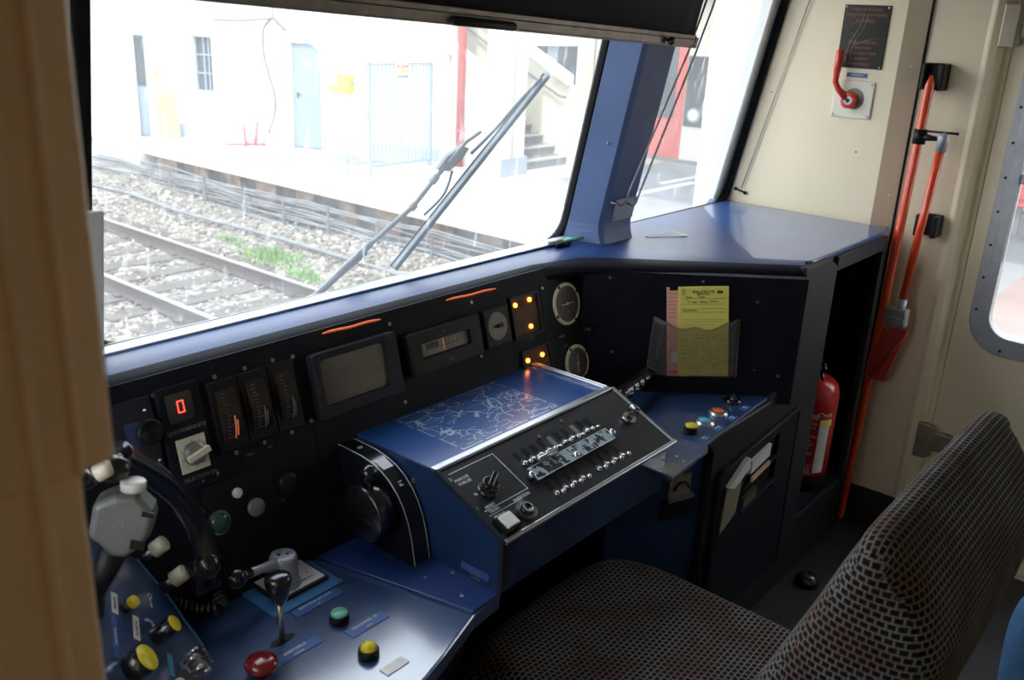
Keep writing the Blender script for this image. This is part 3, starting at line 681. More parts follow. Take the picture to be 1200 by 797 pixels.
# direction selector: blue plate, framed white dial, cast lever with black ball
mb = MB(); mb.box(.733, .872, 1.045, 1.195, 0, .003, None, FL.M); sp_ = mb.build('selector_base', M['plate_blue'], desk, bevel=.0015)
s_ = MB(); s_.box(.755, .858, 1.066, 1.168, .003, .010, None, FL.M); s_.build('dial_frame', M['frame'], sp_, bevel=.002)
s_ = MB(); s_.box(.760, .853, 1.071, 1.163, .010, .0112, M['paper_w'], FL.M)
for k in range(5): s_.text(('AV', 'AR', '0', 'NEUTRE', 'MARCHE')[k], .008, FL.T((.772, .84, .838, .79, .825)[k], (1.152, 1.152, 1.10, 1.078, 1.085)[k], .0115), M['ink_dark'])
s_.build('dial_card', M['paper_w'], sp_)
s_ = MB()
for u, v in ((.738, 1.05), (.867, 1.05), (.738, 1.19), (.867, 1.19)): screw(s_, Frame(FL.at(0, 0, .003), FL.U, FL.V), u, v, .004)
s_.parts('plate_screw', M['steel'], sp_)
hb = onZ(333, 683, .597); TT = Matrix.Translation((hb.x, hb.y, .596))
s_ = MB(); s_.lathe([(.028, 0), (.027, .006), (.024, .012), (.023, .048), (.021, .054), (.0175, .0555)], None, TT)
hp = Vector((hb.x, hb.y, .64)); bp_ = onY(277, 678, hb.y-.02)
s_.tube([hp+Vector((0, 0, -.004)), hp.lerp(bp_, .45), hp.lerp(bp_, .85)], [.013, .0075, .0075])
lv = s_.build('selector_lever', M['greyalu'], sp_, bevel=0)
s_ = MB(); s_.sphere(bp_, .016); s_.tube([hp.lerp(bp_, .72), bp_], .009)
s_.build('lever_ball', M['gloss_black'], sp_, label='black ball grip')
for dx, dy in ((-.006, .004), (.006, -.004)):
    s_ = MB(); s_.cyl(.0028, .0556, .0560, None, TT @ Matrix.Translation((dx, dy, 0)), 10); s_.build('pin_hole', M['gloss_black'], lv)
# horn lever with black grip in slot
b0 = onZ(331, 750, .586); t0 = b0+Vector((0, .004, .075))
mb = MB(); mb.prism([(b0.x+.022*math.cos(a)*(1.0), b0.y+.008*math.sin(a)) for a in [2*PI*k/16 for k in range(16)]], .5852, .5862); hl = mb.build('horn_lever', M['black'], desk)
g1 = onY(325, 672, b0.y+.004)
s_ = MB(); s_.tube([b0, b0.lerp(g1, .6)], .0052, M['steel']); s_.build('lever_rod', M['steel'], hl)
s_ = MB(); a_ = b0.lerp(g1, .55); d_ = (g1-a_)
s_.tube([a_+d_*t for t in (0, .05, .25, .5, .75, .9, .97, 1.0)], [.007, .010, .014, .018, .0205, .019, .013, .004], None, 20); s_.build('lever_grip', M['gloss_black'], hl)
# push buttons on the left desk
def button(fr, u, v, r, h, capmat, capr, lab, dome=False, base='black', parent=None, oval=1):
    mb = MB(); T = fr.T(u, v); mb.lathe([(r*1.02, 0), (r, h*.8), (r*.93, h), (r*.86, h)], None, T); b = mb.build('push_button', M[base], parent or desk)
    s_ = MB()
    if dome: s_.lathe([(capr, h*.7), (capr, h*1.1), (capr*.85, h*1.45), (capr*.5, h*1.7), (.0005, h*1.78)], None, T)
    else: s_.lathe([(capr, h*.8), (capr, h*1.12), (capr*.93, h*1.25), (.0005, h*1.27)], None, T)
    s_.build('button_cap', M[capmat], b, label=lab); return b
def bpx(fr, x, y): return fr.px(x, y)
u, v = FL.px(398, 728); button(FL, u, v, .0155, .014, 'green', .0138, 'pale green push button cap')
u, v = FL.px(432, 768); button(FL, u, v, .016, .013, 'yellow', .0125, 'yellow domed push button cap', True)
u, v = FL.px(307, 790)
mb = MB(); mb.lathe([(.012, 0), (.012, .008), (.022, .012), (.0245, .018), (.022, .024), (.014, .028), (.0005, .0295)], None, FL.T(u, v), 32); mb.build('mushroom_button', M['dkred'], desk, label='large dark red mushroom button')
# throttle: hub with ball lever and curved index band beside the box
FT = Frame((.965, 0, 0), (0, 1, 0), (0, 0, 1))
band = [(1.215, .757), (1.16, .757), (1.12, .756), (1.095, .752), (1.07, .744), (1.05, .733), (1.03, .715), (1.015, .695), (1.003, .670), (.994, .640), (.985, .594)]
band = [(1.30, .757)] + band
def strip(mb, P, x0, x1, lift, m=None):
    vs = []
    for i, (y, z) in enumerate(P):
        a = P[max(0, i-1)]; b = P[min(len(P)-1, i+1)]; d = Vector((b[0]-a[0], b[1]-a[1])).normalized(); nn = Vector((d.y, -d.x))*-1
        if nn.y < 0 and abs(nn.y) > abs(nn.x): nn = -nn
        if nn.x > 0: nn = -nn if abs(nn.x) > .3 else nn
        vs += [(x0, y+nn.x*lift, z+nn.y*lift), (x1, y+nn.x*lift, z+nn.y*lift)]
    mb.add(vs, [(2*i, 2*i+1, 2*i+3, 2*i+2) for i in range(len(P)-1)], m, True)
th = MB()
th.prism([(p[0], p[1]) for p in band]+[(1.30, .594)], 0, .045, None, Matrix(((0, 0, 1, .975), (1, 0, 0, 0), (0, 1, 0, 0), (0, 0, 0, 1))))
thr = th.build('throttle_quadrant', M['navy'], desk)
s_ = MB(); strip(s_, band[0:], .977, 1.018, .0012); s_.build('index_band', M['gloss_black'], thr)
s_ = MB(); strip(s_, band, .9775, .9795, .0018); strip(s_, band, 1.013, 1.015, .0018); strip(s_, band[4:6], .985, 1.008, .0022, M['ink_white']); s_.build('band_lines', M['ink_white'], thr)
def bandT(y, z, ang):  # text lying on the band
    return Matrix.Translation((.998, y, z)) @ Matrix.Rotation(ang, 4, 'X') @ Matrix.Rotation(PI/2, 4, 'Z')
s_ = MB(); s_.text('T', .016, bandT(1.19, .7595, 0)); s_.text('0', .016, bandT(1.145, .759, 0)); s_.text('F1', .013, bandT(1.040, .7275, .75)); s_.box(.99, 1.006, 1.235, 1.27, .7585, .7592); s_.build('band_lettering', M['ink_white'], thr)
TH = Matrix(((0, 0, -1, 0), (1, 0, 0, 0), (0, 1, 0, 0), (0, 0, 0, 1)))
hc = onX(425, 603, .935)
s_ = MB(); s_.lathe([(.052, 0), (.052, -.04), (.048, -.045)][::-1] + [], None, Matrix.Translation((.975, hc.y, hc.z)) @ Matrix(((0, 0, 1, 0), (1, 0, 0, 0), (0, 1, 0, 0), (0, 0, 0, 1))), 36)
s_.build('throttle_hub', M['gloss_black'], thr)
bl = onX(432, 555, .95)
s_ = MB(); s_.tube([(.955, hc.y, hc.z+.03), (.95, bl.y, bl.z)], [.011, .008]); s_.sphere(bl, .0165); s_.build('throttle_lever', M['gloss_black'], thr, label='black lever with ball knob')

# ------------------------------------------------------------------ raised box with map surface and switches
box = thing('switch_console', 'raised blue desk box with scratched top and black sloping switch plate', 'switch box', (1.28, 1.05, .6))
prof = [(.825, .592), (.823, .690), (.98, .763), (.985, .763), (1.215, .763), (1.215, .56), (1.05, .56)]
TX = Matrix(((0, 0, 1, 0), (1, 0, 0, 0), (0, 1, 0, 0), (0, 0, 0, 1)))
mb = MB(); mb.prism(prof, 1.021, 1.535, None, TX); mb.build('box_body', M['blue'], box, bevel=.002)
mb = MB(); mb.box(1.022, 1.535, .99, 1.215, .7632, .7645)
ob = mb.build('map_surface', M['blue'], box, loc=(0, 0, 0))
ob.data.materials[0] = scratched((1.115, 1.395, 1.002, 1.175)); 
mb = MB(); mb.box(1.018, 1.548, .974, .990, .762, .769); mb.box(1.531, 1.536, .985, 1.215, .763, .771); mb.box(1.541, 1.546, .985, 1.215, .758, .771); mb.build('edge_trim', M['alu'], box, bevel=.002)
mb = MB(); mb.box(1.536, 1.552, .99, 1.215, .60, .768); mb.build('side_flange', M['blue'], box, bevel=.001)
sp2 = MB(); sp2.box(.002, .53, -.172, -.008, 0, .003, None, FS.M); splate = sp2.build('switch_plate', M['plate_black'], box)
s_ = MB()
s_.box(-.002, .536, -.180, -.172, -.001, .008, M['alu'], FS.M); s_.box(.528, .536, -.175, -.0, -.001, .007, M['steel'], FS.M); s_.box(-.004, .004, -.178, 0, -.001, .007, M['frame'], FS.M)
s_.build('plate_frame', M['alu'], box, bevel=.0015)
s_ = MB()
for u, v in ((.006, -.03), (.004, -.10), (.006, -.165), (.53, -.03), (.53, -.09), (.53, -.15), (.25, -.03), (.33, -.02)): screw(s_, Frame(FS.at(0, 0, .004), FS.U, FS.V), u, v, .004)
s_.parts('plate_screw', M['steel'], splate)
# rotary switch in its printed frame
s_ = MB(); q = .0032
for a in ((.014, .128, -.018, -.0192), (.014, .128, -.110, -.1112)): s_.box(a[0], a[1], a[3], a[2], q, q+.0003, None, FS.M)
s_.box(.127, .1282, -.111, -.018, q, q+.0003, None, FS.M); s_.box(.014, .10, -.1225, -.1215, q, q+.0003, None, FS.M)
s_.text('MARCHE', .0085, FS.T(.030, -.036, q)); s_.text('FORCEE', .0085, FS.T(.030, -.045, q)); s_.text('N', .009, FS.T(.028, -.075, q)); s_.text('ARRET', .0085, FS.T(.033, -.1175+.012, q)); s_.text('TRAIN', .0085, FS.T(.033, -.116, q)); s_.text('SIGNAL', .0085, FS.T(.035, -.129, q)); s_.text('ALARME', .0085, FS.T(.04, -.137, q)); s_.text('INSERTION', .0085, FS.T(.102, -.119, q))
s_.build('plate_lettering', M['ink_white'], splate)
u, v = FS.px(570, 577)
s_ = MB(); s_.lathe([(.019, .003), (.019, .008), (.0165, .010), (.0155, .024), (.014, .026)], None, FS.T(u, v)); s_.box(-.018, .018, -.0045, .0045, .022, .036, None, FS.T(u, v, 0, .5)); rk = s_.build('rotary_switch', M['gloss_black'], box, bevel=.001)
u, v = FS.px(615, 601)
s_ = MB(); s_.ring(.0145, .0195, .003, .010, M['steel'], FS.T(u, v)); s_.build('ring_button', M['steel'], box)
s_ = MB(); s_.lathe([(.0145, .003), (.0145, .015), (.0125, .0165), (.0095, .0165), (.009, .014)], None, FS.T(u, v)); s_.build('ring_button_cap', M['gloss_black'], box)
s_ = MB(); s_.ring(.0085, .0095, .0165, .0169, None, FS.T(u, v)); s_.build('ring_mark', M['ink_white'], box)
u, v = FS.px(592, 618)
s_ = MB(); s_.box(-.019, .019, -.017, .017, .003, .016, None, FS.T(u, v)); sb = s_.build('square_button', M['gloss_black'], box, bevel=.001)
s_ = MB(); s_.box(-.015, .015, -.0135, .0135, .016, .021, None, FS.T(u, v, 0)); s_.build('button_cap', M['white'], sb, bevel=.002, label='white square button cap')
# toggle rows: slots, chrome lever each
def toggle(u, v, parent):
    s = MB(); s.box(-.0060, .0060, -.004, .026, .0031, .0036, None, FS.T(u, v)); t = s.build('toggle_switch', M['black'], parent)
    c = MB(); c.cyl(.0072, .003, .006, None, FS.T(u, v-.002), 14); c.tube([FS.at(u, v-.002, .004), FS.at(u+.0005, v-.012, .018), FS.at(u+.0006, v-.0135, .0195), FS.at(u+.0007, v-.0145, .0205)], [.0032, .0046, .0046, .002], None, 10); c.build('toggle_lever', M['chrome'], t); return t
for k in range(10):
    if k not in (4, 7, 9): toggle(.168+k*.0243, -.062+k*.0002, box)
    else:
        t = MB(); t.box(-.0055, .0055, -.006, .022, .0031, .0055, None, FS.T(.168+k*.0243, -.060)); sd = t.build('blade_guard', M['alu'] if k != 9 else M['frame'], box)
        c = MB(); c.tube([FS.at(.168+k*.0243, -.066, .005), FS.at(.168+k*.0243, -.073, .015)], .003); c.build('toggle_lever', M['chrome'], sd)
for k in range(9):
    if k != 4: toggle(.170+k*.0262, -.143, box)
s_ = MB(); s_.box(.150, .395, -.112, -.082, .013, .0155, None, FS.M); lb = s_.build('locking_bar', M['pattern_metal'], box, bevel=.0008)
s_ = MB()
for e in ((.152, .393, -.0835, -.0825), (.152, .393, -.1115, -.1105), (.152, .153, -.111, -.083), (.392, .393, -.111, -.083), (.270, .271, -.111, -.083), (.30, .301, -.111, -.083), (.33, .331, -.111, -.083), (.271, .330, -.097, -.0965)): s_.box(*e, .0156, .0159, None, FS.M)
s_.build('bar_lines', M['ink_white'], lb)
s_ = MB()
for u in (.148, .400): s_.g().lathe([(.007, .003), (.007, .018), (.004, .020)], None, FS.T(u, -.097), 16)
s_.g().lathe([(.006, .003), (.006, .019), (.003, .021)], None, FS.T(.272, -.104), 16); s_.parts('bar_bolt', M['chrome'], lb)
s_ = MB(); s_.tube([FS.at(.185, -.079, .018), FS.at(.235, -.079, .018)], .0055); s_.build('bar_roller', M['steel'], lb)
# key switch with key
u, v = FS.px(735, 494)
s_ = MB(); s_.ring(.007, .015, .003, .012, None, FS.T(u, v)); s_.cyl(.008, .003, .011, M['frame'], FS.T(u, v)); ks = s_.build('key_switch', M['chrome'], box)
s_ = MB(); s_.box(-.002, .002, -.006, .006, .010, .024, None, FS.T(u, v, 0, .4)); s_.lathe([(.012, -.0012), (.012, .0012)], None, FS.T(u, v, .033, .4) @ Matrix.Rotation(PI/2, 4, 'Y'), 18); s_.build('key', M['chrome'], ks, label='silver key in the lock')
s_ = MB(); s_.lathe([(.0001, -.001), (.008, -.001), (.008, .001), (.0001, .001)], None, FS.T(u-.021, v-.0, .012) @ Matrix.Rotation(1.2, 4, 'Y'), 16); s_.build('key_tag', M['chrome'], ks)
# small plate on box flank
FB = Frame((1.0205, 0, 0), (0, -1, 0), (0, 0, 1))
s_ = MB(); u0, v0 = FB.px(541, 657); u1, v1 = FB.px(573, 682); s_.box(u0, u1, v1, v0, 0, .001, M['label_blue'], FB.M)
for k in range(3): s_.text('CABINE', .007, FB.T((u0+u1)/2, v0-.006-k*.007, .0012), M['ink_grey'])
s_.build('flank_plate', M['label_blue'], box)
s_ = MB()
for (x, y) in ((485, 563), (383+20, 520)):
    u, v = FB.px(x, y); screw(s_, FB, u, v, .005)
s_.parts('flank_screw', M['steel'], box)
s_ = MB(); s_.box(1.018, 1.034, .821, .8245, .60, .69); s_.box(1.0185, 1.0215, .8225, .83, .59, .69); s_.build('corner_edge', M['frame'], box)
# ribbed black handle at the far right corner of the box
hA = onY(727, 463, 1.02); hB = onY(762, 437, 1.06)
rh = MB(); N = 22
rh.tube([hA.lerp(hB, k/N) for k in range(N+1)], [.011 if k < 2 else (.0185 if (k % 4) < 2 else .0135) for k in range(N)]+[.008], None, 18)
rh.tube([hA+Vector((-.0, .01, -.06)), hA+Vector((0, .004, -.02)), hA], .006, M['steel'])
tag(rh.build('ribbed_handle', M['gloss_black'], loc=hA+Vector((0, .01, -.06)), bevel=0), 'ribbed glossy black handle rising beside the key at the box corner', 'handle')

# ------------------------------------------------------------------ right desk buttons
for (x, y, k) in ((809, 507, 0), (825, 496, 1), (841, 485, 2), (858, 471, 3)):
    u, v = FQ.px(x, y)
    if k == 0: button(FQ, u, v, .0155, .016, 'yellow', .014, 'yellow push button cap')
    elif k == 3:
        mb = MB(); mb.lathe([(.022, 0), (.021, .006), (.016, .010), (.012, .010), (.011, .006)], None, FQ.T(u, v)); mb.box(-.012, .012, -.003, .003, .006, .016, M['steel'], FQ.T(u, v, 0, .3)); mb.build('key_selector', M['gloss_black'], desk)
    else:
        mb = MB(); mb.lathe([(.024, 0), (.0235, .003), (.018, .008), (.014, .009), (.0135, .007)], None, FQ.T(u, v), 32); b = mb.build('push_button', M['alu'], desk)
        s_ = MB(); s_.lathe([(.0135, .004), (.0135, .009), (.012, .0105), (.0005, .011)], None, FQ.T(u, v)); s_.build('button_cap', M['ltblue' if k == 1 else 'orange'], b, label='light blue round button cap' if k == 1 else 'orange round button cap')
for (x, y, t) in ((826, 514, 'CLIM'), (842, 502, 'PORTES'), (858, 490, 'FERM'), (873, 478, 'ECL')):
    u, v = FQ.px(x, y); plate('name_strip', u-.016, u+.016, v-.007, v+.007, 'label_blue', [t, 'CAB'], FQ, size=.006)
mb = MB()
for (x, y) in ((801, 541), (793, 535)): u, v = FQ.px(x, y); mb.cyl(.003, 0, .001, None, FQ.T(u, v), 8)
p0 = FQ.px(779, 541); p1 = FQ.px(796, 546); mb.tube([FQ.at(*p0, .0005), FQ.at(*p1, .0005)], .0008); mb.build('paint_chips', M['ink_white'], desk)

# ------------------------------------------------------------------ side control panel (left corner)
side = thing('side_control_panel', 'tilted blue corner panel with yellow and white knobs left of the desk', 'control panel', (.45, 1.0, .585))
arc = [(.222, .085), (.209, .059), (.198, .039), (.183, -.018), (.172, -.045), (.160, -.068), (.137, -.118), (.100, -.148)]
poly = arc[::-1] + [(.215, .12), (.14, .25), (-.22, .25), (-.42, .10), (-.38, -.10), (-.15, -.150)]
mb = MB(); mb.prism(poly, -.016, 0, None, FM.M); mb.build('panel_plate', M['blue_desk'], side, bevel=.003)
mb = MB(); mb.prism([(p[0]-.004, p[1]) for p in poly], -.10, -.017, None, FM.M); mb.build('panel_housing', M['navy'], side)
mb = MB(); mb.tube([FM.at(a[0]+.001, a[1], -.002) for a in catmull([(p[0], p[1], 0) for p in arc], 4)], .003); mb.build('edge_trim', M['plate_blue'], side)
def knob(u, v, r, h, cap, lab, base='gloss_black', rcap=None, hcap=.004, tilt=0, w0=0):
    T = FM.T(u, v, w0) @ Matrix.Rotation(tilt, 4, 'Y')
    mb = MB(); mb.lathe([(r*.95, 0), (r, .002), (r, h), (r*.9, h+.001)], None, T); b = mb.build('knob', M[base], side)
    s = MB(); rc = rcap or r*.92; s.lathe([(rc, h-.002), (rc, h+hcap), (rc*.88, h+hcap+.0015), (.0005, h+hcap+.002)], None, T); s.build('knob_cap', M[cap], b, label=lab)
knob(-.008, -.008, .0205, .026, 'yellow', 'large yellow knob face', hcap=.001)
knob(.078, -.030, .0135, .034, 'yellow', 'yellow end face of the switch', hcap=.001)
knob(.085, .030, .0095, .010, 'yellow', 'small yellow button', hcap=.008)
knob(.104, .083, .0095, .008, 'red', 'red button', hcap=.010)
knob(.080, .083, .0095, .008, 'white', 'white button', hcap=.008)
knob(.135, .145, .0095, .006, 'yellow', 'small yellow button', hcap=.006)
knob(.188, -.020, .0115, .022, 'ivory', 'ivory knob cap', rcap=.0125, hcap=.018)
knob(.212, .028, .0115, .022, 'ivory', 'ivory knob cap', rcap=.0125, hcap=.018)
u, v = FM.px(216, 785)
mb = MB(); T = FM.T(.066, -.094); mb.lathe([(.020, 0), (.020, .012), (.017, .014), (.017, .030), (.013, .034), (.0005, .035)], None, T, 10, False)
for k in range(6): mb.tube([T @ Vector((.017*math.cos(k*PI/3), .017*math.sin(k*PI/3), .012)), T @ Vector((.0165*math.cos(k*PI/3), .0165*math.sin(k*PI/3), .032))], .0035)
mb.build('chrome_lock', M['chrome'], side)
mb = MB(); mb.lathe([(.009, 0), (.009, .02), (.007, .023)], None, FM.T(.005, -.075)); mb.build('ivory_button', M['ivory'], side)
def mplate(u0, v0, L_, W_, m, ang, words=None):
    mb = MB(); T = FM.T(u0, v0, 0, ang); mb.box(-L_/2, L_/2, -W_/2, W_/2, 0, .001, M[m], T)
    if words: mb.text(words, W_*.55, T @ Matrix.Translation((0, 0, .0012)), M['ink_dark'] if m == 'paper_w' else M['ink_white'])
    mb.build('name_strip', M[m], side)
mplate(.077, .048, .036, .011, 'paper_w', .35, 'PHARES')
mplate(.066, .004, .040, .011, 'paper_w', .35, 'ESSUIE GL.')
mplate(.022, .030, .070, .009, 'label_blue', .38, 'CHAUFFAGE')
mplate(.052, -.066, .036, .009, 'ltblue', .4, None)
mb = MB()
T = FM.T(.137, -.004, .0008, .4)
mb.ring(.0035, .0047, 0, .0004, None, T @ Matrix.Translation((.008, 0, 0))); mb.box(-.012, .005, -.0008, .0008, 0, .0004, None, T); mb.box(-.012, -.006, -.003, .0, 0, .0004, None, T)
for k in range(7): mb.box(.006, .011, -.0006, .0006, 0, .0004, None, FM.T(.090, -.014, .0008, -1.2+k*.4))
mb.build('panel_symbols', M['ink_white'], side)

# grey brake handle
bc = onY(145, 606, 1.02)
FH = Frame(bc, RT*.9+UP*.05, UP)      # faces the doorway side of the cab
FH = Frame(bc, (.74, -.62, -.25), (.25, -.1, .95))
brk = thing('brake_valve', 'grey cast hand controller with a pale round cap in front of the handset', 'brake handle', (bc.x, bc.y, .66))
pts = [(a*.92, b*.92) for a, b in [(-.040, .022), (-.014, .040), (.012, .044), (.036, .026), (.041, .012), (.040, -.012), (.030, -.034), (.014, -.050), (-.006, -.052), (-.022, -.036), (-.038, -.030)]]
mb = MB(); mb.prism(pts, -.022, .022, None, FH.M); mb.build('handle_head', M['gripgrey'], brk, bevel=.009, seg=4)
s_ = MB(); tp = FH.at(.004, .040, 0); s_.lathe([(.0155, 0), (.0155, .010), (.0145, .0115), (.0005, .012)], None, Matrix.Translation(tp) @ Matrix.Rotation(.12, 4, 'Y')); s_.build('top_cap', M['white'], brk, label='pale round cap')
s_ = MB(); s_.g().box(.022, .036, .016, .023, .0215, .0235, None, FH.M); s_.g().box(.016, .034, -.03, -.018, .0215, .0235, None, FH.M); s_.parts('slot_mark', M['black'], brk)
s_ = MB(); s_.ring(.004, .005, .0222, .0228, None, FH.T(0, 0)); s_.build('screw_ring', M['steel'], brk)
s_ = MB(); e = FH.at(-.002, -.045, 0); s_.tube([e, e+Vector((-.02, .03, -.07)), e+Vector((-.03, .05, -.16))], [.018, .014, .02]); s_.build('handle_stem', M['black'], brk)
# white knob beyond the handle
kw = onY(120, 552, 1.0)
mb = MB(); mb.tube([kw+Vector((-.045, .03, -.03)), kw+Vector((-.01, .006, -.006))], .011, M['gloss_black']); mb.tube([kw+Vector((-.006, .004, -.004)), kw+Vector((.005, -.003, .003)), kw+Vector((.009, -.005, .004))], [.0105, .0105, .008], M['ivory'])
mb.build('white_ended_lever', M['ivory'], side)
# telephone handset, cradle, coiled cord
pA = onY(137, 533, 1.05); pB = onY(190, 566, 1.075); pC = onY(230, 612, 1.085); pD = onY(243, 655, 1.075)
tel = thing('telephone_handset', 'black telephone handset resting on its cradle behind the grey handle', 'telephone', (pD.x, pD.y, .60))
mb = MB(); P = catmull([pA, pB, pC, pD], 8); mb.tube(P, [.0155+.004*abs(math.cos(PI*i/(len(P)-1))) for i in range(len(P))], None, 14)
mb.sphere(pA+Vector((-.01, -.01, -.012)), .020, None, 14, (1.1, 1, .9)); mb.sphere(pD+Vector((-.006, -.01, -.004)), .019, None, 14, (1, 1, 1.1)); mb.build('handset', M['gloss_black'], tel)
hl2 = MB(); Q = [p+Vector((-.004, -.013, .006)) for p in P]; hl2.tube(Q, .0022); hl2.build('handset_rib', M['steel'], tel)
ck = onY(240, 657, 1.10)
mb = MB(); mb.box(-.02, .022, -.015, .02, -.045, .0, None, Matrix.Translation(ck+Vector((0, .01, -.01)))); mb.tube([ck+Vector((-.024, -.012, .01)), ck+Vector((-.01, -.02, .018)), ck+Vector((.012, -.018, .012))], .004, M['steel']); mb.tube([ck+Vector((.015, -.015, .03)), ck+Vector((.03, -.01, .005)), ck+Vector((.03, -.01, -.05))], .003, M['rubber']); mb.build('cradle', M['gloss_black'], tel, bevel=.003)
c0 = onZ(205, 706, .625); c1 = onZ(256, 712, .60); c2 = onZ(246, 680, .63)
path = catmull([c0+Vector((-.02, .02, .03)), c0, c0.lerp(c1, .5)+Vector((0, 0, -.006)), c1, c1+Vector((.01, .02, .01)), c2+Vector((0, .03, .06))], 40)
pts = []; L_ = 0
for i in range(len(path)):
    if i: L_ += (path[i]-path[i-1]).length
    d = (path[min(i+1, len(path)-1)]-path[max(i-1, 0)]).normalized(); x = d.cross(Vector((0, 0, 1))).normalized(); y = d.cross(x)
    a = L_/.0095*2*PI; rr = .0095
    pts.append(path[i]+x*math.cos(a)*rr+y*math.sin(a)*rr)
mb = MB(); mb.tube(pts, .0034, None, 6); mb.build('coiled_cord', M['gloss_black'], tel)
# ------------------------------------------------------------------ corner cabinet on the right
cab = thing('corner_cabinet', 'dark blue corner cabinet with a slotted door and open bay holding the extinguisher', 'cabinet', (2.2, 1.0, 0))
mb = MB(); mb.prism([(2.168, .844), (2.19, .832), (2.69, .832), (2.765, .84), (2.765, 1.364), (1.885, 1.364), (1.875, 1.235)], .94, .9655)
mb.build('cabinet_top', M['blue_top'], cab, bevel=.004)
# front board with slanting cheek
mb = MB(); P = [(2.122, .960), (2.275, .960), (2.335, .93), (2.335, .15), (2.30, 0), (1.745, 0), (1.745, .60), (1.70, .640), (2.03, .640), (2.055, .66), (2.150, .90), (2.128, .93)]
mb.prism(P, -.020, 0, None, FF.M); mb.build('front_board', M['frame'], cab, bevel=.006, seg=3)
mb = MB(); mb.box(2.33, 2.70, .915, .955, -.02, 0, None, FF.M); mb.box(2.675, 2.70, .0, .915, -.02, 0, None, FF.M); mb.box(2.30, 2.70, .0, .19, -.02, -.002, None, FF.M); mb.build('bay_frame', M['frame'], cab, bevel=.003)
mb = MB(); mb.box(2.30, 2.69, .84, 1.25, .185, .205); mb.build('bay_shelf', M['frame'], cab)
mb = MB(); mb.box(2.30, 2.32, .84, 1.25, .2, .92); mb.box(2.32, 2.71, 1.25, 1.27, .0, .92); mb.box(2.70, 2.715, .84, 1.25, .0, .92); mb.build('bay_lining', M['rubber'], cab)
mb = MB(); mb.prism([(1.50, .93), (1.745, .84), (1.745, 1.1), (1.50, 1.1)], 0, .612); mb.build('kneewell_side', M['blue'], cab)
mb = MB(); mb.tube([(2.45, 1.2, .9), (2.5, 1.1, .82), (2.47, 1.15, .6), (2.40, 1.2, .45)], .006); mb.build('bay_hose', M['rubber'], cab)
# door
dr = MB(); zt0, zt1 = .545, .578
pd = [(1.775, .12), (2.195, .12), (2.195, zt1), (1.79, zt0), (1.775, .53)]
slots = [(1.905, 2.085, .46, .52), (1.905, 2.085, .39, .452)]
dr.prism([(1.775, .12), (1.905, .12), (1.905, .556), (1.79, .545), (1.775, .53)], 0, .012, None, FF.M)
dr.prism([(2.085, .12), (2.195, .12), (2.195, .578), (2.085, .570)], 0, .012, None, FF.M)
dr.box(1.905, 2.085, .12, .39, 0, .012, None, FF.M)
dr.prism([(1.905, .522), (2.085, .545), (2.085, .570), (1.905, .556)], 0, .012, None, FF.M)
dr.prism([(1.905, .450), (2.085, .476), (2.085, .484), (1.905, .458)], -.0, .014, None, FF.M)
d = dr.build('cabinet_door', M['navy'], cab)
s_ = MB(); s_.box(1.905, 2.085, .388, .546, .0002, .002, None, FF.M); s_.build('slot_back', M['rubber'], d)
s_ = MB(); s_.tube([FF.at(1.775, .13, .012), FF.at(1.775, .53, .012), FF.at(1.79, .545, .012), FF.at(2.19, .578, .012), FF.at(2.195, .13, .012)], .003, None, 6); s_.build('door_edging', M['frame'], d)
s_ = MB(); s_.prism([(1.905, .385), (2.085, .409), (2.085, .417), (1.905, .393)], 0, .017, None, FF.M); s_.build('slot_lip', M['frame'], d)
# papers in the slots and white card holder
def papers(name, pts, w0, w1, m, lab, cat, tilt=0):
    mb = MB(); mb.prism(pts, w0, w1, None, FF.M); o = mb.build(name, M[m], loc=FF.at(*pts[0], w1)); tag(o, lab, cat); return o
papers('booklet', [(1.925, .487), (2.025, .502), (2.028, .534), (1.928, .519)], .004, .018, 'paper_w', 'pale booklet standing in the upper slot of the cabinet door', 'booklet')
papers('folded_sheet', [(1.925, .468), (2.02, .482), (2.02, .493), (1.925, .480)], .019, .024, 'paper_p', 'thin pinkish folded sheet in front of the pale booklet in the door slot', 'paper')
papers('paper_sheet', [(1.92, .396), (1.99, .404), (1.99, .428), (1.92, .42)], .004, .012, 'gauge', 'dim brown sheet lying in the lower slot of the cabinet door', 'paper')
ch = thing('card_holder', 'white card holder with a grey sheet fixed left of the cabinet door slots', 'card holder', FF.at(1.84, .40, .012))
mb = MB(); mb.prism([(1.795, .375), (1.868, .405), (1.885, .525), (1.812, .500)], .012, .016, None, FF.M); mb.build('holder_sheet', M['gauge_pale'], ch)
mb = MB(); mb.tube([FF.at(1.795, .375, .016), FF.at(1.868, .405, .016), FF.at(1.885, .525, .016)], .0015, None, 6); mb.tube([FF.at(1.795, .375, .016), FF.at(1.812, .500, .016)], .0015, None, 6); mb.build('holder_edge', M['steel'], ch)
mb = MB(); mb.prism([(1.803, .498), (1.832, .486), (1.905, .514), (1.896, .544), (1.878, .538)], .012, .024, None, FF.M); mb.build('folded_card', M['paper_w'], ch, bevel=.001)
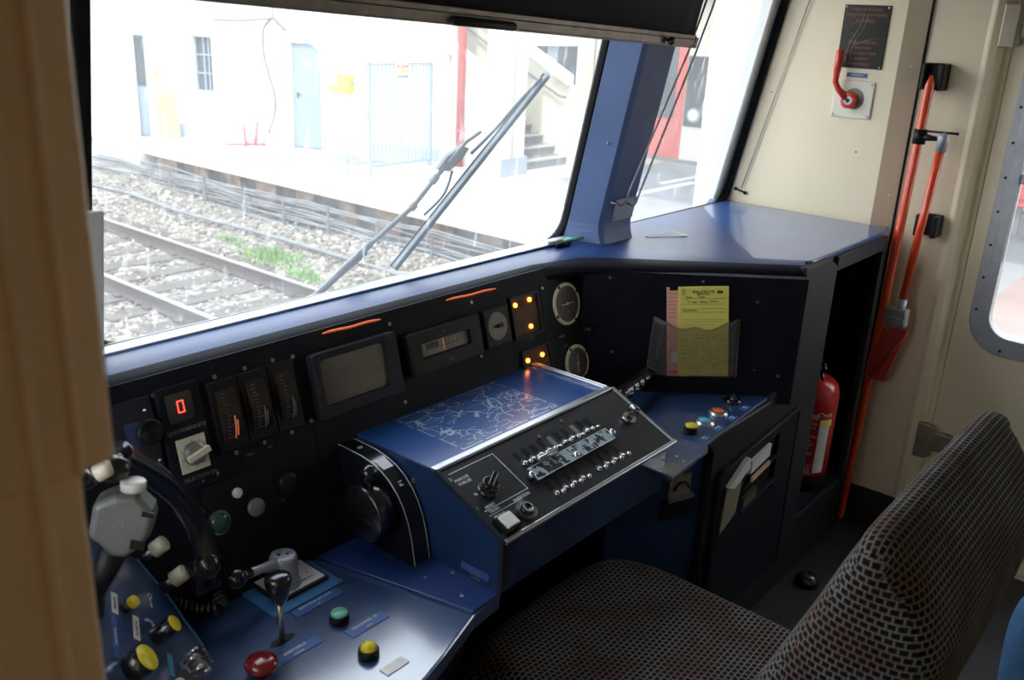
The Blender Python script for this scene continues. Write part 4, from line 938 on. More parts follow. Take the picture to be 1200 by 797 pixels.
# small ash tray holder under the right desk edge
at_ = thing('cup_holder', 'small grey paper holder with dark ring under the right desk edge', 'holder', (1.545, .90, .53))
_n = Vector((-.345, -.94, 0)); A = meet(795, 568, (1.5, .93, 0), _n)+_n*.006; FA = Frame(A, (.94, -.345, 0), (0, 0, 1))
mb = MB(); mb.box(-.030, .030, -.026, .026, -.004, .0, None, FA.M); mb.build('holder_back', M['gauge_pale'], at_)
mb = MB()
mb.tube([FA.at(.020*math.cos(a), .018*math.sin(a)-.006, .006) for a in [PI*k/10 for k in range(11)]], .003); mb.build('holder_ring', M['black'], at_)
mb = MB(); mb.box(-.036, .036, -.032, -.022, -.004, .010, None, FA.M); mb.build('holder_lip', M['steel'], at_)
mb = MB(); mb.box(-.045, .045, -.075, -.034, -.006, .006, None, FA.M); mb.build('holder_tray', M['black'], at_)

# ------------------------------------------------------------------ things at the document panel
FGp = Frame(FG.at(0, 0, -.004), FG.U, FG.V)
def sheet(name, x0, y0, x1, y1, w, m, lab):
    u0, v1 = FGp.px(x0, y0); u1, v0 = FGp.px(x1, y1)
    return u0, u1, v0, v1
ye = thing('yellow_form', 'yellow printed form pad standing in the clear pocket on the dark panel', 'paper form', FGp.at(.26, .055, .008))
a = FGp.px(794, 335); b = FGp.px(853, 334); c = FGp.px(852, 439); d = FGp.px(794, 438)
y0_, y1_, x0_, x1_ = .052, .276, .198, .326
mb = MB(); mb.add([FGp.at(d[0], d[1], .007), FGp.at(c[0], c[1], .007), FGp.at(b[0], b[1], .007), FGp.at(a[0], a[1], .007), FGp.at(d[0], d[1], .011), FGp.at(c[0], c[1], .011), FGp.at(b[0], b[1], .011), FGp.at(a[0], a[1], .011)], [(3, 2, 1, 0), (4, 5, 6, 7), (0, 1, 5, 4), (1, 2, 6, 5), (2, 3, 7, 6), (3, 0, 4, 7)]); mb.build('form_sheet', M['paper_y'], ye)
def yp(s, t, w=.0113):  # point on the sheet, s across, t down
    p = Vector(FGp.at(a[0], a[1], w)).lerp(FGp.at(b[0], b[1], w), s); q = Vector(FGp.at(d[0], d[1], w)).lerp(FGp.at(c[0], c[1], w), s); return p.lerp(q, t)
mb = MB(); faint = MB()
def ln(mb, s0, t0, s1, t1, r=.0003): mb.tube([yp(s0, t0), yp(s1, t1)], r, None, 4)
for t in (.13, .19, .24, .28, .36, .385, .42): ln(mb, .05, t, .93, t, .00025)
for t in (.53, .57, .62, .66, .71, .75, .80, .885, .91): ln(mb, .05, t, .94, t, .00025)
for s in (.05, .30, .50, .62, .80, .94): ln(mb, s, .53, s, .87, .00025)
for k in range(16):
    s = random.choice((.08, .33, .54, .66, .83)); t = .55+.03*random.randint(0, 10); ln(mb, s, t+.012, s+.10, t+.012, .0005)
uv_ = Frame(yp(0, 0), yp(1, 0)-yp(0, 0), yp(0, 0)-yp(0, 1)); W_ = (yp(1, 0)-yp(0, 0)).length; H_ = (yp(0, 0)-yp(0, 1)).length
mb.text('BULLETIN DE', .0085, uv_.T(W_*.5, -H_*.055)); mb.text('SERVICE', .0085, uv_.T(W_*.5, -H_*.082)); mb.text('Date       Train', .0075, uv_.T(W_*.35, -H_*.115)); mb.text('N° engin   Depart   Arrivee', .0065, uv_.T(W_*.5, -H_*.165)); mb.text('Observations', .0065, uv_.T(W_*.25, -H_*.26))
mb.ring(.0038, .0048, 0, .0003, None, uv_.T(W_*.1, -H_*.06) @ Matrix.Diagonal((.8, 1.2, 1, 1)))
mb.prism([(-.007, -.001), (-.006, .003), (0, .0045), (.006, .002), (.008, -.002), (.003, -.0035), (-.004, -.0035)], 0, .0003, None, uv_.T(W_*.83, -H_*.06)); mb.text('S', .0075, uv_.T(W_*.83, -H_*.058, .0004), M['paper_y'])
mb.build('form_printing', M['ink_dark'], ye)
pk = thing('pink_form', 'pink printed form behind the left edge of the yellow form', 'paper form', FGp.at(.2, .055, .003))
mb = MB(); a2 = FGp.px(781, 336); d2 = FGp.px(781, 439); b2 = (a2[0]+.05, a2[1]+.002); c2 = (d2[0]+.05, d2[1])
mb.add([FGp.at(d2[0], d2[1], .003), FGp.at(c2[0], c2[1], .003), FGp.at(b2[0], b2[1]-.008, .003), FGp.at(a2[0]+.007, a2[1]-.008, .003), FGp.at(a2[0]+.007, a2[1], .003), FGp.at(a2[0], a2[1], .003)]+[FGp.at(d2[0], d2[1], .0055), FGp.at(c2[0], c2[1], .0055), FGp.at(b2[0], b2[1]-.008, .0055), FGp.at(a2[0]+.007, a2[1]-.008, .0055), FGp.at(a2[0]+.007, a2[1], .0055), FGp.at(a2[0], a2[1], .0055)], [(5, 4, 3, 2, 1, 0), (6, 7, 8, 9, 10, 11)]+[(i, (i+1) % 6, 6+(i+1) % 6, 6+i) for i in range(6)])
mb.build('form_sheet', M['paper_p'], pk)
mb = MB()
for t in (.06, .10, .14, .18, .22, .26, .30, .62): 
    p = FGp.at(a2[0]+.003, a2[1]-.24*t, .0057); mb.tube([p, p+FGp.U*.025], .0003, None, 4)
for k in range(4): mb.box(a2[0]+.012, a2[0]+.017, d2[1]+.025+k*.004, d2[1]+.027+k*.004, .0056, .0058, None, FGp.M)
mb.build('form_printing', M['ink_dark'], pk)
mb = MB(); mb.box(d2[0]+.004, d2[0]+.024, d2[1]+.006, d2[1]+.013, .0056, .006, M['ink_red'], FGp.M); mb.box(d2[0]+.007, d2[0]+.022, d2[1]+.035, d2[1]+.062, .0056, .0058, M['paper_w'], FGp.M); mb.build('red_bar', M['ink_red'], pk)
# clear pocket: bulging film, wavy top
po = thing('plastic_pocket', 'crumpled clear plastic pocket holding the yellow and pink forms', 'plastic pocket', FGp.at(.25, .05, .015))
UL = FGp.px(766, 371); UR = FGp.px(867, 373); LL = FGp.px(757, 436); LR = FGp.px(862, 441)
NU, NV = 25, 14
def film_pt(i, j):
    s = i/(NU-1); t = j/(NV-1)
    topv = UL[1]+(UR[1]-UL[1])*s - .020*math.sin(PI*min(1, s*1.05))**.7 + .004*math.sin(s*17)
    botv = LL[1]+(LR[1]-LL[1])*s
    u0 = LL[0]+(UL[0]-LL[0])*t; u1 = LR[0]+(UR[0]-LR[0])*t
    bulge = .016+.014*math.sin(PI*s)*(.3+.7*t) + .0018*math.sin(s*31+t*9)+.0016*math.sin(t*23+s*7)
    if s < .06 or s > .94: bulge *= .25
    return FGp.at(u0+(u1-u0)*s, botv+(topv-botv)*t, bulge)
mb = MB(); mb.grid(film_pt, NU, NV); o = mb.build('film', M['film'], po); sm = o.modifiers.new('t', 'SOLIDIFY'); sm.thickness = .0005
mb = MB(); mb.tube([film_pt(i, NV-1) for i in range(NU)], .0016, None, 6); mb.tube([film_pt(0, j) for j in range(NV)], .0011, None, 6); mb.tube([film_pt(NU-1, j) for j in range(NV)], .0011, None, 6)
mb.tube([film_pt(i, NV-1)+Vector((0, 0, -.004)) for i in range(NU)], .0008, None, 6); 
for (i0, j0, i1, j1) in ((2, 1, 3, 12), (1, 8, 5, 11), (22, 2, 21, 12), (20, 9, 24, 13), (4, 3, 6, 9)):
    mb.tube([film_pt(i0, j0), film_pt((i0+i1)//2, (j0+j1)//2), film_pt(i1, j1)], .0007, None, 5)
mb.build('film_edge', M['film_fold'], po)

# ------------------------------------------------------------------ things on the ledge
pA = onZ(652, 288, .977); pB = onZ(684, 281, .977)
mb = MB(); mb.tube([pA, pA.lerp(pB, .45)], .006, M['black']); mb.tube([pA.lerp(pB, .40)+Vector((0, .012, .003)), pB+Vector((0, .006, .004))], .005, M['green']); mb.tube([pA+Vector((-.01, .02, .004)), pA.lerp(pB, .5)+Vector((0, .02, .004))], .005, M['white'])
tag(mb.build('marker_pen', M['black'], loc=pA), 'small black, white and green pen lying at the foot of the blue pillar', 'pen')
q = onZ(783, 277, .966); mb = MB()
mb.add([q+Vector(p) for p in ((-.06, .035, .001), (-.02, .012, .004), (.02, .0, .010), (.05, -.03, .001), (.03, -.035, .0015), (-.01, -.006, .001), (-.05, .02, .0005))], [(0, 1, 5, 6), (1, 2, 5), (2, 3, 4, 5)], None, False)
o = mb.build('torn_wrapper', M['paper_w'], loc=q); m_ = o.modifiers.new('t', 'SOLIDIFY'); m_.thickness = .0015; tag(o, 'torn white wrapper strip lying on the blue cabinet top', 'wrapper')

# ------------------------------------------------------------------ right wall: notice plate, brake handle, strut
npl = thing('notice_plate', 'dark worn metal notice plate with red lettering above the red handle', 'notice plate', FR.at(-1.01, 1.40, .0))
mb = MB(); mb.box(-1.080, -.948, 1.402, 1.574, 0, .004, None, FR.M); mb.build('plate_metal', M['notice'], npl, bevel=.001)
mb = MB()
FN = Frame(FR.at(0, 0, .0042), FR.U, FR.V)
for k, t in enumerate(('FREIN DE SECOURS', 'UTILISATION DU ROBINET', 'D URGENCE', '', '', '', 'TIRER LA POIGNEE', 'VERS LE BAS', 'EN CAS DE DANGER', 'ISOLEMENT', 'REARMEMENT')):
    if t: mb.text(t, .0098, FN.T(-1.014, 1.562-k*.0148))
mb.tube([FN.at(-1.055, 1.52), FN.at(-1.03, 1.53), FN.at(-1.0, 1.528), FN.at(-.965, 1.515)], .0008, None, 5); mb.tube([FN.at(-1.05, 1.50), FN.at(-1.03, 1.485)], .0012, None, 5); mb.build('plate_lettering', mat('dull_red_lettering', (.35, .09, .05), .5), npl)
mb = MB()
P = catmull([FN.at(-1.02, 1.55), FN.at(-1.03, 1.51), FN.at(-1.05, 1.47), FN.at(-1.055, 1.42)], 6); mb.tube(P, .0011, None, 5); mb.tube([p+FN.U*.012 for p in P], .0009, None, 5); mb.tube([FN.at(-1.04, 1.465), FN.at(-1.00, 1.480), FN.at(-.97, 1.485)], .0009, None, 5); mb.build('plate_drawing', M['gauge_pale'], npl)
mb = MB()
for u, v in ((-1.074, 1.568), (-.954, 1.568), (-.954, 1.408), (-1.074, 1.408)): mb.g().sphere(FN.at(u, v, 0), .0035, None, 8)
mb.parts('plate_rivet', M['chrome'], npl)
mb = MB(); mb.box(-1.045, -.985, 1.377, 1.389, 0, .002, M['label_blue'], FR.M); mb.text('URGENCE', .008, FR.T(-1.015, 1.383, .0022), M['ink_white'])
tag(mb.build('name_label', M['label_blue'], loc=FR.at(-1.015, 1.377, 0)), 'tiny blue label strip between the notice plate and the red handle', 'label')
eh = thing('emergency_valve', 'red cranked handle on a square cream plate screwed to the wall', 'emergency handle', FR.at(-1.017, 1.26, 0))
mb = MB(); mb.box(-1.074, -.957, 1.262, 1.368, 0, .006, None, FR.M); bpz = mb.build('base_plate', M['cream_plate'], eh, bevel=.003)
s_ = MB(); 
for u, v in ((-1.066, 1.270), (-.965, 1.270), (-1.066, 1.360), (-.965, 1.360)): screw(s_, Frame(FR.at(0, 0, .006), FR.U, FR.V), u, v, .003)
s_.parts('plate_screw', M['steel'], bpz)
s_ = MB(); s_.lathe([(.030, .006), (.029, .0075), (.026, .0065)], None, FR.T(-1.012, 1.317)); s_.build('valve_recess', M['gauge_pale'], bpz)
hub = FR.at(-1.020, 1.312, 0); mb = MB()
mb.lathe([(.022, .008), (.0225, .012), (.0225, .026), (.020, .028), (.0095, .028)], None, Matrix.Translation(hub-Vector((0, 0, 0))) @ FR.M.to_3x3().to_4x4(), 28)
k0 = FR.at(-1.028, 1.318, .020); k1 = FR.at(-1.068, 1.348, .030); k2 = FR.at(-1.075, 1.362, .034); k3 = FR.at(-1.070, 1.448, .040)
k1 = onX(982, 104, 2.75); k2 = onX(979, 96, 2.748); k3 = onX(985, 58, 2.742)
mb.tube([k0, k1, k2, k2.lerp(k3, .3), k2.lerp(k3, .35), k3.lerp(k2, .05), k3], [.012, .0085, .0085, .009, .0105, .0105, .006], None, 14); mb.build('handle', M['red'], eh, bevel=0)
s_ = MB(); TH_ = Matrix.Translation(hub) @ FR.M.to_3x3().to_4x4(); s_.ring(.006, .012, .027, .0295, None, TH_); s_.cyl(.0055, .024, .0285, M['black'], TH_); s_.build('hub_bolt', M['steel'], eh)
st = thing('wall_strut', 'thin grey rod running down the cream wall to a small black hinge', 'rod', onX(867, 224, 2.77))
mb = MB(); mb.tube([onX(960, -30, 2.772), onX(869, 220, 2.772)], .0016, None, 8); mb.build('rod', M['steel'], st)
mb = MB(); a_ = onX(862, 221, 2.772); b_ = onX(873, 226, 2.772); mb.sphere(a_, .006, None, 8); mb.sphere(b_, .006, None, 8); mb.tube([a_, b_], .003, None, 8); mb.build('rod_hinge', M['frame'], st)

# ------------------------------------------------------------------ red folding pole with brackets
XP = 2.745
T0 = onX(1092, 88, XP); T1 = onX(984, 607, XP); T1 = T0.lerp(T1, 1.0); T1.z = max(T1.z, .002)
pole = thing('folding_pole', 'orange-red folding rescue pole standing in the corner against the cream wall', 'pole', (T1.x, T1.y, 0))
mb = MB(); mb.tube([T0, T0.lerp(T1, .02), T1+(T0-T1)*.01, T1], [.004, .0125, .0125, .006], None, 18); mb.build('long_tube', M['pole_red'], pole)
S0 = onX(1105, 165, XP-.02); S1 = onX(1058, 350, XP-.01)
mb = MB(); mb.tube([S0, S1], .0115, None, 18); mb.build('short_tube', M['pole_red'], pole)
mb = MB(); dS = (S0-S1).normalized(); mb.tube([S0-dS*.030, S0, S0+dS*.006, S0+dS*.016, S0+dS*.022], [.0145, .0145, .016, .012, .002], None, 18); mb.build('tube_cap', M['greyalu'], pole, label='grey rounded tube end cap')
dT = (T0-T1).normalized(); cz = onX(1078, 160, XP)
mb = MB(); mb.tube([cz-dT*.020, cz+dT*.020], .0175, None, 18); e = onX(1098, 163, XP-.01); mb.tube([cz, e], [.012, .006]); mb.tube([cz+dT*.016, onX(1122, 157, XP-.01)], .003); mb.sphere(onX(1122, 157, XP-.01), .005, None, 8); mb.build('tube_clip', M['black'], pole)
J = onX(1050, 370, XP-.01); FJ = Frame(J, (0, -1, 0), dT)
mb = MB(); mb.box(-.030, .034, -.028, .026, -.014, .018, None, FJ.M); mb.build('hinge_block', M['greyalu'], pole, bevel=.006, seg=3)
s_ = MB(); s_.g().box(-.024, .001, .002, .022, .018, .021, None, FJ.M); s_.g().box(.005, .030, .002, .022, .018, .021, None, FJ.M); s_.g().box(-.024, .001, -.024, -.002, .018, .021, None, FJ.M); s_.g().box(.005, .030, -.024, -.002, .018, .021, None, FJ.M); s_.parts('hinge_lug', M['alu'], pole, bevel=.002)
s_ = MB(); s_.tube([S1, S1-dS*.05], .014, None, 14); s_.build('tube_socket', M['greyalu'], pole)
A1, A2, A3, A4, A5 = [onX(x, y, XP-.018) for x, y in ((1036, 384), (1063, 388), (1036, 447), (1012, 444), (1013, 436))]
mb = MB(); mb.slab([A1, A2, A3, A4, A5], (.020, 0, 0)); mb.build('pivot_plate', M['brick_red'], pole, bevel=.002)
mb = MB(); mb.tube([onX(1062, 392, XP-.02), onX(1020, 440, XP-.02)], .006, None, 8); mb.build('pivot_rib', M['brick_red'], pole)
mb = MB(); c_ = onX(1048, 410, XP); R_ = .030
mb.tube([c_+Vector((0, R_*math.cos(a)*.8, R_*math.sin(a))) for a in [-1.9+k*.25 for k in range(16)]], .004, None, 8); mb.build('pull_ring', M['steel'], pole)
mb = MB()
for x, y in ((1040, 385), (1016, 441), (1058, 383)): mb.g().sphere(onX(x, y, XP-.021), .004, None, 8)
mb.parts('pivot_bolt', M['steel'], pole)
def bracket(x, y, h, w, lab, ch=.022):
    c = onX(x, y, 2.79); FBk = Frame((2.818, c.y, c.z), (0, -1, 0), (0, 0, 1))
    t = thing('pole_bracket', lab, 'bracket', (2.818, c.y, c.z-h/2), 'black pole holders on the wall')
    m = MB(); m.box(-w/2, w/2, -h/2, h/2, 0, .02, None, FBk.M); m.box(-w/2, -w/2+.012, -h/2, h/2, .02, .06, None, FBk.M); m.box(w/2-.016, w/2, -h/2, h/2, .02, .06, None, FBk.M); m.build('bracket_body', M['black'], t, bevel=.004)
    return t
bracket(1096, 90, .072, .060, 'upper black holder gripping the top tip of the long red pole')
bracket(1088, 264, .062, .062, 'lower black holder behind the short red tube')

# ------------------------------------------------------------------ fire extinguisher
EX, EY, EZ = 2.525, .895, .206
ext = thing('fire_extinguisher', 'red fire extinguisher with white label standing in the open cabinet bay', 'fire extinguisher', (EX, EY, EZ))
TE = Matrix.Translation((EX, EY, EZ)); r = .070
top_z = .345
mb = MB(); mb.lathe([(r*.9, .045), (r, .052), (r, top_z-.055), (r*.985, top_z-.04), (r*.90, top_z-.02), (r*.70, top_z-.004), (r*.4, top_z+.004), (.018, top_z+.008)], None, TE, 40); mb.build('cylinder_body', M['ext_red'], ext)
mb = MB(); mb.lathe([(r*.98, 0), (r*1.01, .004), (r*1.01, .046), (r*.95, .05)], None, TE, 40); mb.build('base_skirt', M['rubber'], ext)
mb = MB(); mb.lathe([(.016, top_z), (.016, top_z+.02), (.021, top_z+.022), (.021, top_z+.038), (.012, top_z+.042)], None, TE, 20); mb.build('valve_head', M['steel'], ext)
mb = MB(); mb.tube([(EX, EY, EZ+top_z+.035), (EX-.03, EY-.02, EZ+top_z+.05), (EX-.075, EY-.045, EZ+top_z+.052)], [.008, .007, .006]); mb.tube([(EX, EY, EZ+top_z+.025), (EX-.03, EY-.02, EZ+top_z+.028), (EX-.07, EY-.042, EZ+top_z+.020)], [.007, .006, .005]); mb.build('squeeze_lever', M['gloss_black'], ext)
mb = MB(); mb.tube(catmull([(EX+.02, EY, EZ+top_z+.02), (EX+.06, EY+.02, EZ+top_z+.03), (EX+.085, EY+.03, EZ+top_z-.06), (EX+.08, EY+.03, EZ+.12)], 8), .008); mb.build('discharge_hose', M['rubber'], ext)
a0 = math.atan2(-EY, -EX)
def curved(mb, s0, s1, z0, z1, rr, m=None):
    N = 10; vs = []
    for k in range(N+1):
        a = a0+(s0+(s1-s0)*k/N)
        for z in (z0, z1): vs.append((EX+rr*math.cos(a), EY+rr*math.sin(a), EZ+z))
    mb.add(vs, [(2*k, 2*k+2, 2*k+3, 2*k+1) for k in range(N)], m, True)
def ctext(mb, txt, size, sc_, z, rr, m=None):
    vs, fs = text_mesh(txt, size, .0001); out = []
    for p in vs: a = a0+sc_+p.x/rr; out.append((EX+(rr+p.z)*math.cos(a), EY+(rr+p.z)*math.sin(a), EZ+z+p.y))
    mb.add(out, fs, m, False)
mb = MB(); curved(mb, .42, .90, .065, .215, r+.0006); curved(mb, .42, 1.0, .215, .235, r+.0006, M['paper_y']); curved(mb, -.75, .34, .236, .252, r+.0006); mb.build('white_label', M['paper_w'], ext, label='white label band')
mb = MB(); mb.g(); ctext(mb, 'EXTINCTEUR', .021, -.25, .244, r+.001, M['ext_red'])
for k, t in enumerate(('EAU PULVERISEE', 'AVEC ADDITIF', '', 'TIRER LA GOUPILLE', 'PERCUTER', 'DIRIGER LE JET', 'A LA BASE', 'DES FLAMMES')):
    if t: ctext(mb, t, .0105, -.20, .222-k*.0135, r+.001)
mb.g(); ctext(mb, 'SICLI', .016, .1, .088, r+.001); mb.g(); ctext(mb, 'AUTEL', .026, -.15, .070, r+.001); mb.g(); ctext(mb, 'Onet', .022, .62, .250, r+.001); mb.parts('extinguisher_lettering', M['paper_w'], ext)

# ------------------------------------------------------------------ blind and its guide rods
bl0 = onY(290, -3, 1.165); bl1 = onY(812, 51, 1.165)
dirb = (bl1-bl0); st0 = bl0-dirb*.42; 
bd = thing('roller_blind', 'dark roller blind with weathered metal bar hanging across the windscreen top', 'roller blind', ((st0.x+bl1.x)/2, 1.165, bl0.z))
FBd = Frame(st0, dirb, (0, -.1925, 1)); LB = (bl1-st0).length
mb = MB(); mb.box(0, LB, -.006, .010, -.006, .008, None, FBd.M); mb.box(0, LB, .010, .020, -.004, .006, None, FBd.M); mb.box(0, LB, -.0105, -.006, -.002, .004, None, FBd.M); mb.build('bottom_bar', M['blindbar'], bd, bevel=.0015)
NU, NV = 30, 6
def cl(i, j):
    s = i/(NU-1); t = j/(NV-1); return FBd.at(.0+(LB-.006)*s, .012+.50*t, .002*math.sin(s*9+t*2)+.0015*math.sin(s*23))
mb = MB(); mb.grid(cl, NU, NV); o = mb.build('blind_cloth', M['blind'], bd); m_ = o.modifiers.new('t', 'SOLIDIFY'); m_.thickness = .0012
mb = MB(); mb.cyl(.022, 0, LB, None, FBd.M @ Matrix.Translation((0, .52, 0)) @ Matrix.Rotation(PI/2, 4, 'Y'), 20); mb.build('roller_tube', M['greyalu'], bd)
kx, ky = FBd.px(777, 51); mb = MB(); mb.lathe([(.004, .006), (.004, .014), (.009, .016), (.010, .024), (.006, .028)], None, FBd.T(kx, .004)); mb.lathe([(.006, .006), (.006, .012)], None, FBd.T(kx-.012, .003)); mb.build('bar_knob', M['gloss_black'], bd)
gx0 = FBd.px(524, 18)[0]; gx1 = FBd.px(598, 26)[0]
mb = MB(); mb.tube([FBd.at(gx0, -.001, .012), FBd.at(gx0+.006, -.001, .013), FBd.at(gx1-.006, -.001, .013), FBd.at(gx1, -.001, .012)], [.006, .0085, .0085, .006]); mb.build('pull_grip', M['black'], bd)
mb = MB(); mb.box(LB-.006, LB+.004, -.009, .016, -.009, .010, None, FBd.M); mb.build('bar_end_cap', M['blindbar'], bd)
gr = thing('blind_guide', 'pair of thin steel guide rods bent into the bracket low on the blue pillar', 'guide rods', (2.03, 1.28, 1.05))
for (a_, b_, c_, d_) in (((838, -5), (818, 62), (745, 240), (716, 236)), ((828, -5), (810, 58), (731, 241), (722, 234))):
    pass
mb = MB()
mb.tube([onY(831, -8, 1.135), onY(808, 58, 1.165), onY(738, 222, 1.235), onY(733, 238, 1.240), onY(728, 241, 1.243), onY(716, 237, 1.262)], .0027, None, 8); mb.build('guide_rod', M['steel'], gr)
mb = MB(); mb.tube([onY(841, -8, 1.135), onY(816, 60, 1.165), onY(750, 225, 1.235), onY(745, 238, 1.240), onY(741, 242, 1.245), onY(735, 238, 1.262)], .0027, None, 8); mb.build('guide_rod', M['steel'], gr)

# ------------------------------------------------------------------ wiper outside the windscreen
FWo = Frame((1.87, 1.416, .967), (1, 0, 0), (0, -.093, .483))
def W(x, y, w=0): u, v = FWo.px(x, y); return FWo.at(u, v, w)
wi = thing('windscreen_wiper', 'long grey windscreen wiper leaning up to the right outside the glass', 'wiper', W(375, 345))
mb = MB(); mb.tube([W(352, 366, -.02), W(370, 347), W(421, 298), W(434, 286)], .0075, None, 10); mb.tube([W(434, 286), W(484, 242), W(509, 210), W(526, 190)], .0055, None, 10); mb.tube([W(384, 352, -.03), W(430, 296)], .004, None, 8); mb.build('wiper_arm', M['wiper'], wi)
mb = MB()
for x, y, dx, dy in ((509, 210, 3, -4), (484, 242, 2.5, -2.5), (424, 296, 3, -3)): mb.tube([W(x-dx, y-dy), W(x+dx, y+dy)], .0085, None, 10)
p = [W(x, y) for x, y in ((513, 199), (524, 184), (541, 171), (550, 174), (541, 188), (527, 201))]; mb.slab(p, -FWo.N*.008); mb.tube([W(524, 190, .003), W(545, 166, .003), W(562, 154, .003)], .004, None, 8); mb.build('arm_head', M['wiper'], wi)
mb = MB(); mb.tube(catmull([W(530, 200), W(520, 228), W(497, 252)], 6), .003, None, 8); mb.tube(catmull([W(552, 180), W(580, 152), W(606, 122), W(634, 92)], 6), .0038, None, 8); mb.build('blade_yoke', M['wiper_blue'], wi)
mb = MB(); A_ = W(463, 315, -.004); B_ = W(643, 88, -.004)
d_ = (B_-A_).normalized(); s__ = d_.cross(FWo.N).normalized()
mb.slab([A_-s__*.007, B_-s__*.006, B_+s__*.007, A_+s__*.008], FWo.N*.006, M['wiper_blue']); mb.slab([A_-s__*.0015, B_-s__*.0015, B_+s__*.002, A_+s__*.002], -FWo.N*.012, M['rubber']); mb.slab([A_-s__*.009, B_-s__*.008, B_-s__*.005, A_-s__*.006], FWo.N*.009, M['wiper']); mb.build('blade', M['wiper_blue'], wi)

# ------------------------------------------------------------------ driver seat
seat = thing('driver_seat', 'driver seat in dark woven chain-pattern cloth facing the blue desk', 'seat', (1.24, .6, 0))
def uvgrid(o, nu, nv, uvs):
    me = o.data; l = me.uv_layers.new(name='UVMap')
    for p in me.polygons:
        idx = list(p.vertices)
        us = [uvs[i] for i in idx]
        # keep the seam columns continuous
        mxu = max(u[0] for u in us)
        for li, vi in zip(p.loop_indices, idx):
            u, v = uvs[vi] if vi < len(uvs) else (0, 0)
            if mxu-u > .5: u += uvgrid.per
            l.data[li].uv = (u, v)
def superloop(NU_, hw, ht, ex):
    out = []
    for i in range(NU_):
        a = 2*PI*i/NU_; c = math.cos(a); s = math.sin(a)
        out.append((hw*math.copysign(abs(c)**(2/ex), c), ht*math.copysign(abs(s)**(2/ex), s)))
    return out
# backrest: sections along its height
F_ = [(.44, .445, .235), (.50, .428, .215), (.60, .402, .188), (.68, .378, .170), (.75, .350, .160), (.81, .326, .164), (.87, .304, .184), (.905, .291, .205), (.93, .280, .228)]
def fr_at(z):
    for (z0, a0_, b0_), (z1, a1_, b1_) in zip(F_, F_[1:]):
        if z <= z1: t = (z-z0)/(z1-z0); return a0_+(a1_-a0_)*t, b0_+(b1_-b0_)*t
    return F_[-1][1:]
ZB = [.44+.49*k/26 for k in range(27)]
front = [Vector((fr_at(z)[0], z)) for z in ZB]; rear = [Vector((fr_at(z)[1], z)) for z in ZB]
mid = (front[-1]+rear[-1])/2; hw_ = (front[-1].x-rear[-1].x)/2
crest = [Vector((mid.x+hw_*math.cos(a), .93+.022*math.sin(a))) for a in [PI*k/8 for k in range(1, 8)]]
loop = front+crest+rear[::-1]
arc_ = [0]
for a, b in zip(loop, loop[1:]): arc_.append(arc_[-1]+(b-a).length)
def spine(p):
    z = min(p.y, .895); f, b = fr_at(z); return Vector(((f+b)/2, z))
NS = 45; vs = []; uvs = []; NL = len(loop)
for j in range(NS):
    s_j = math.sin((-1+2*j/(NS-1))*PI/2) if True else 0
    e = max(0, 1-abs(s_j)**14)**(1/2.6)
    for i, p in enumerate(loop):
        c = spine(p); q = c+(p-c)*max(.02, e); zz = max(0, min(1, (p.y-.44)/.5))
        x = 1.270+s_j*(.272+.020*zz)
        vs.append((x, q.x, q.y)); uvs.append((x, arc_[i]))
fs = [(j*NL+i, (j+1)*NL+i, (j+1)*NL+i+1, j*NL+i+1) for j in range(NS-1) for i in range(NL-1)]
fs += [tuple(range(NL)), tuple(range((NS-1)*NL+NL-1, (NS-1)*NL-1, -1))]
fs += [((j+1)*NL, j*NL, j*NL+NL-1, (j+1)*NL+NL-1) for j in range(NS-1)]
uvgrid.per = 0
mb = MB(); mb.add(vs, fs, None, True); o = mb.build('backrest', M['fabric'], seat); uvgrid(o, 0, 0, uvs)
for p in o.data.polygons:
    if abs(p.normal.x) > .72:
        for li, vi in zip(p.loop_indices, p.vertices): q = o.data.vertices[vi].co; o.data.uv_layers[0].data[li].uv = (q.y, q.z)
# cushion: dished top slab
NU, NV = 60, 44; CX, CY = 1.238, .63; HX, HY = .272, .305
vs = []; uvs = []; fs = []
def cush(sx, sy):
    x = sx*HX; y = sy*HY; rr = (abs(sx)**5+abs(sy)**5)**(1/5)
    edge = max(0, rr-.78)/.22
    z = .452 - .055*edge**2.2 + .020*(abs(sx)**2.2)*(1-edge) - .006 + .004*sy
    return x, y, z
for j in range(NV):
    for i in range(NU):
        a = -1+2*i/(NU-1); b = -1+2*j/(NV-1)
        # square to rounded square
        x, y = a*math.sqrt(1-.16*b*b*abs(a)), b*math.sqrt(1-.16*a*a*abs(b))
        X_, Y_, Z_ = cush(x, y)
        e = max(abs(a), abs(b))
        if e > .985: Z_ -= .0
        vs.append((CX+X_, CY+Y_, Z_)); uvs.append((X_, Y_*1.0))
fs = [(j*NU+i, j*NU+i+1, (j+1)*NU+i+1, (j+1)*NU+i) for j in range(NV-1) for i in range(NU-1)]
bord = [i for i in range(NU)]+[j*NU+NU-1 for j in range(1, NV)]+[(NV-1)*NU+i for i in range(NU-2, -1, -1)]+[j*NU for j in range(NV-2, 0, -1)]
o_ = len(vs)
for lev, (dz, sc_) in enumerate(((.03, 1.01), (.07, 1.005), (.095, .97))):
    for k in bord:
        p = vs[k]; vs.append((CX+(p[0]-CX)*sc_, CY+(p[1]-CY)*sc_, p[2]-dz)); u = uvs[k]; uvs.append((u[0]*(1+dz*3.5), u[1]*(1+dz*3.5)))
nb = len(bord); prev = bord
for lev in range(3):
    cur = list(range(o_+lev*nb, o_+(lev+1)*nb))
    fs += [(prev[i], cur[i], cur[(i+1) % nb], prev[(i+1) % nb]) for i in range(nb)]; prev = cur
fs.append(tuple(prev))
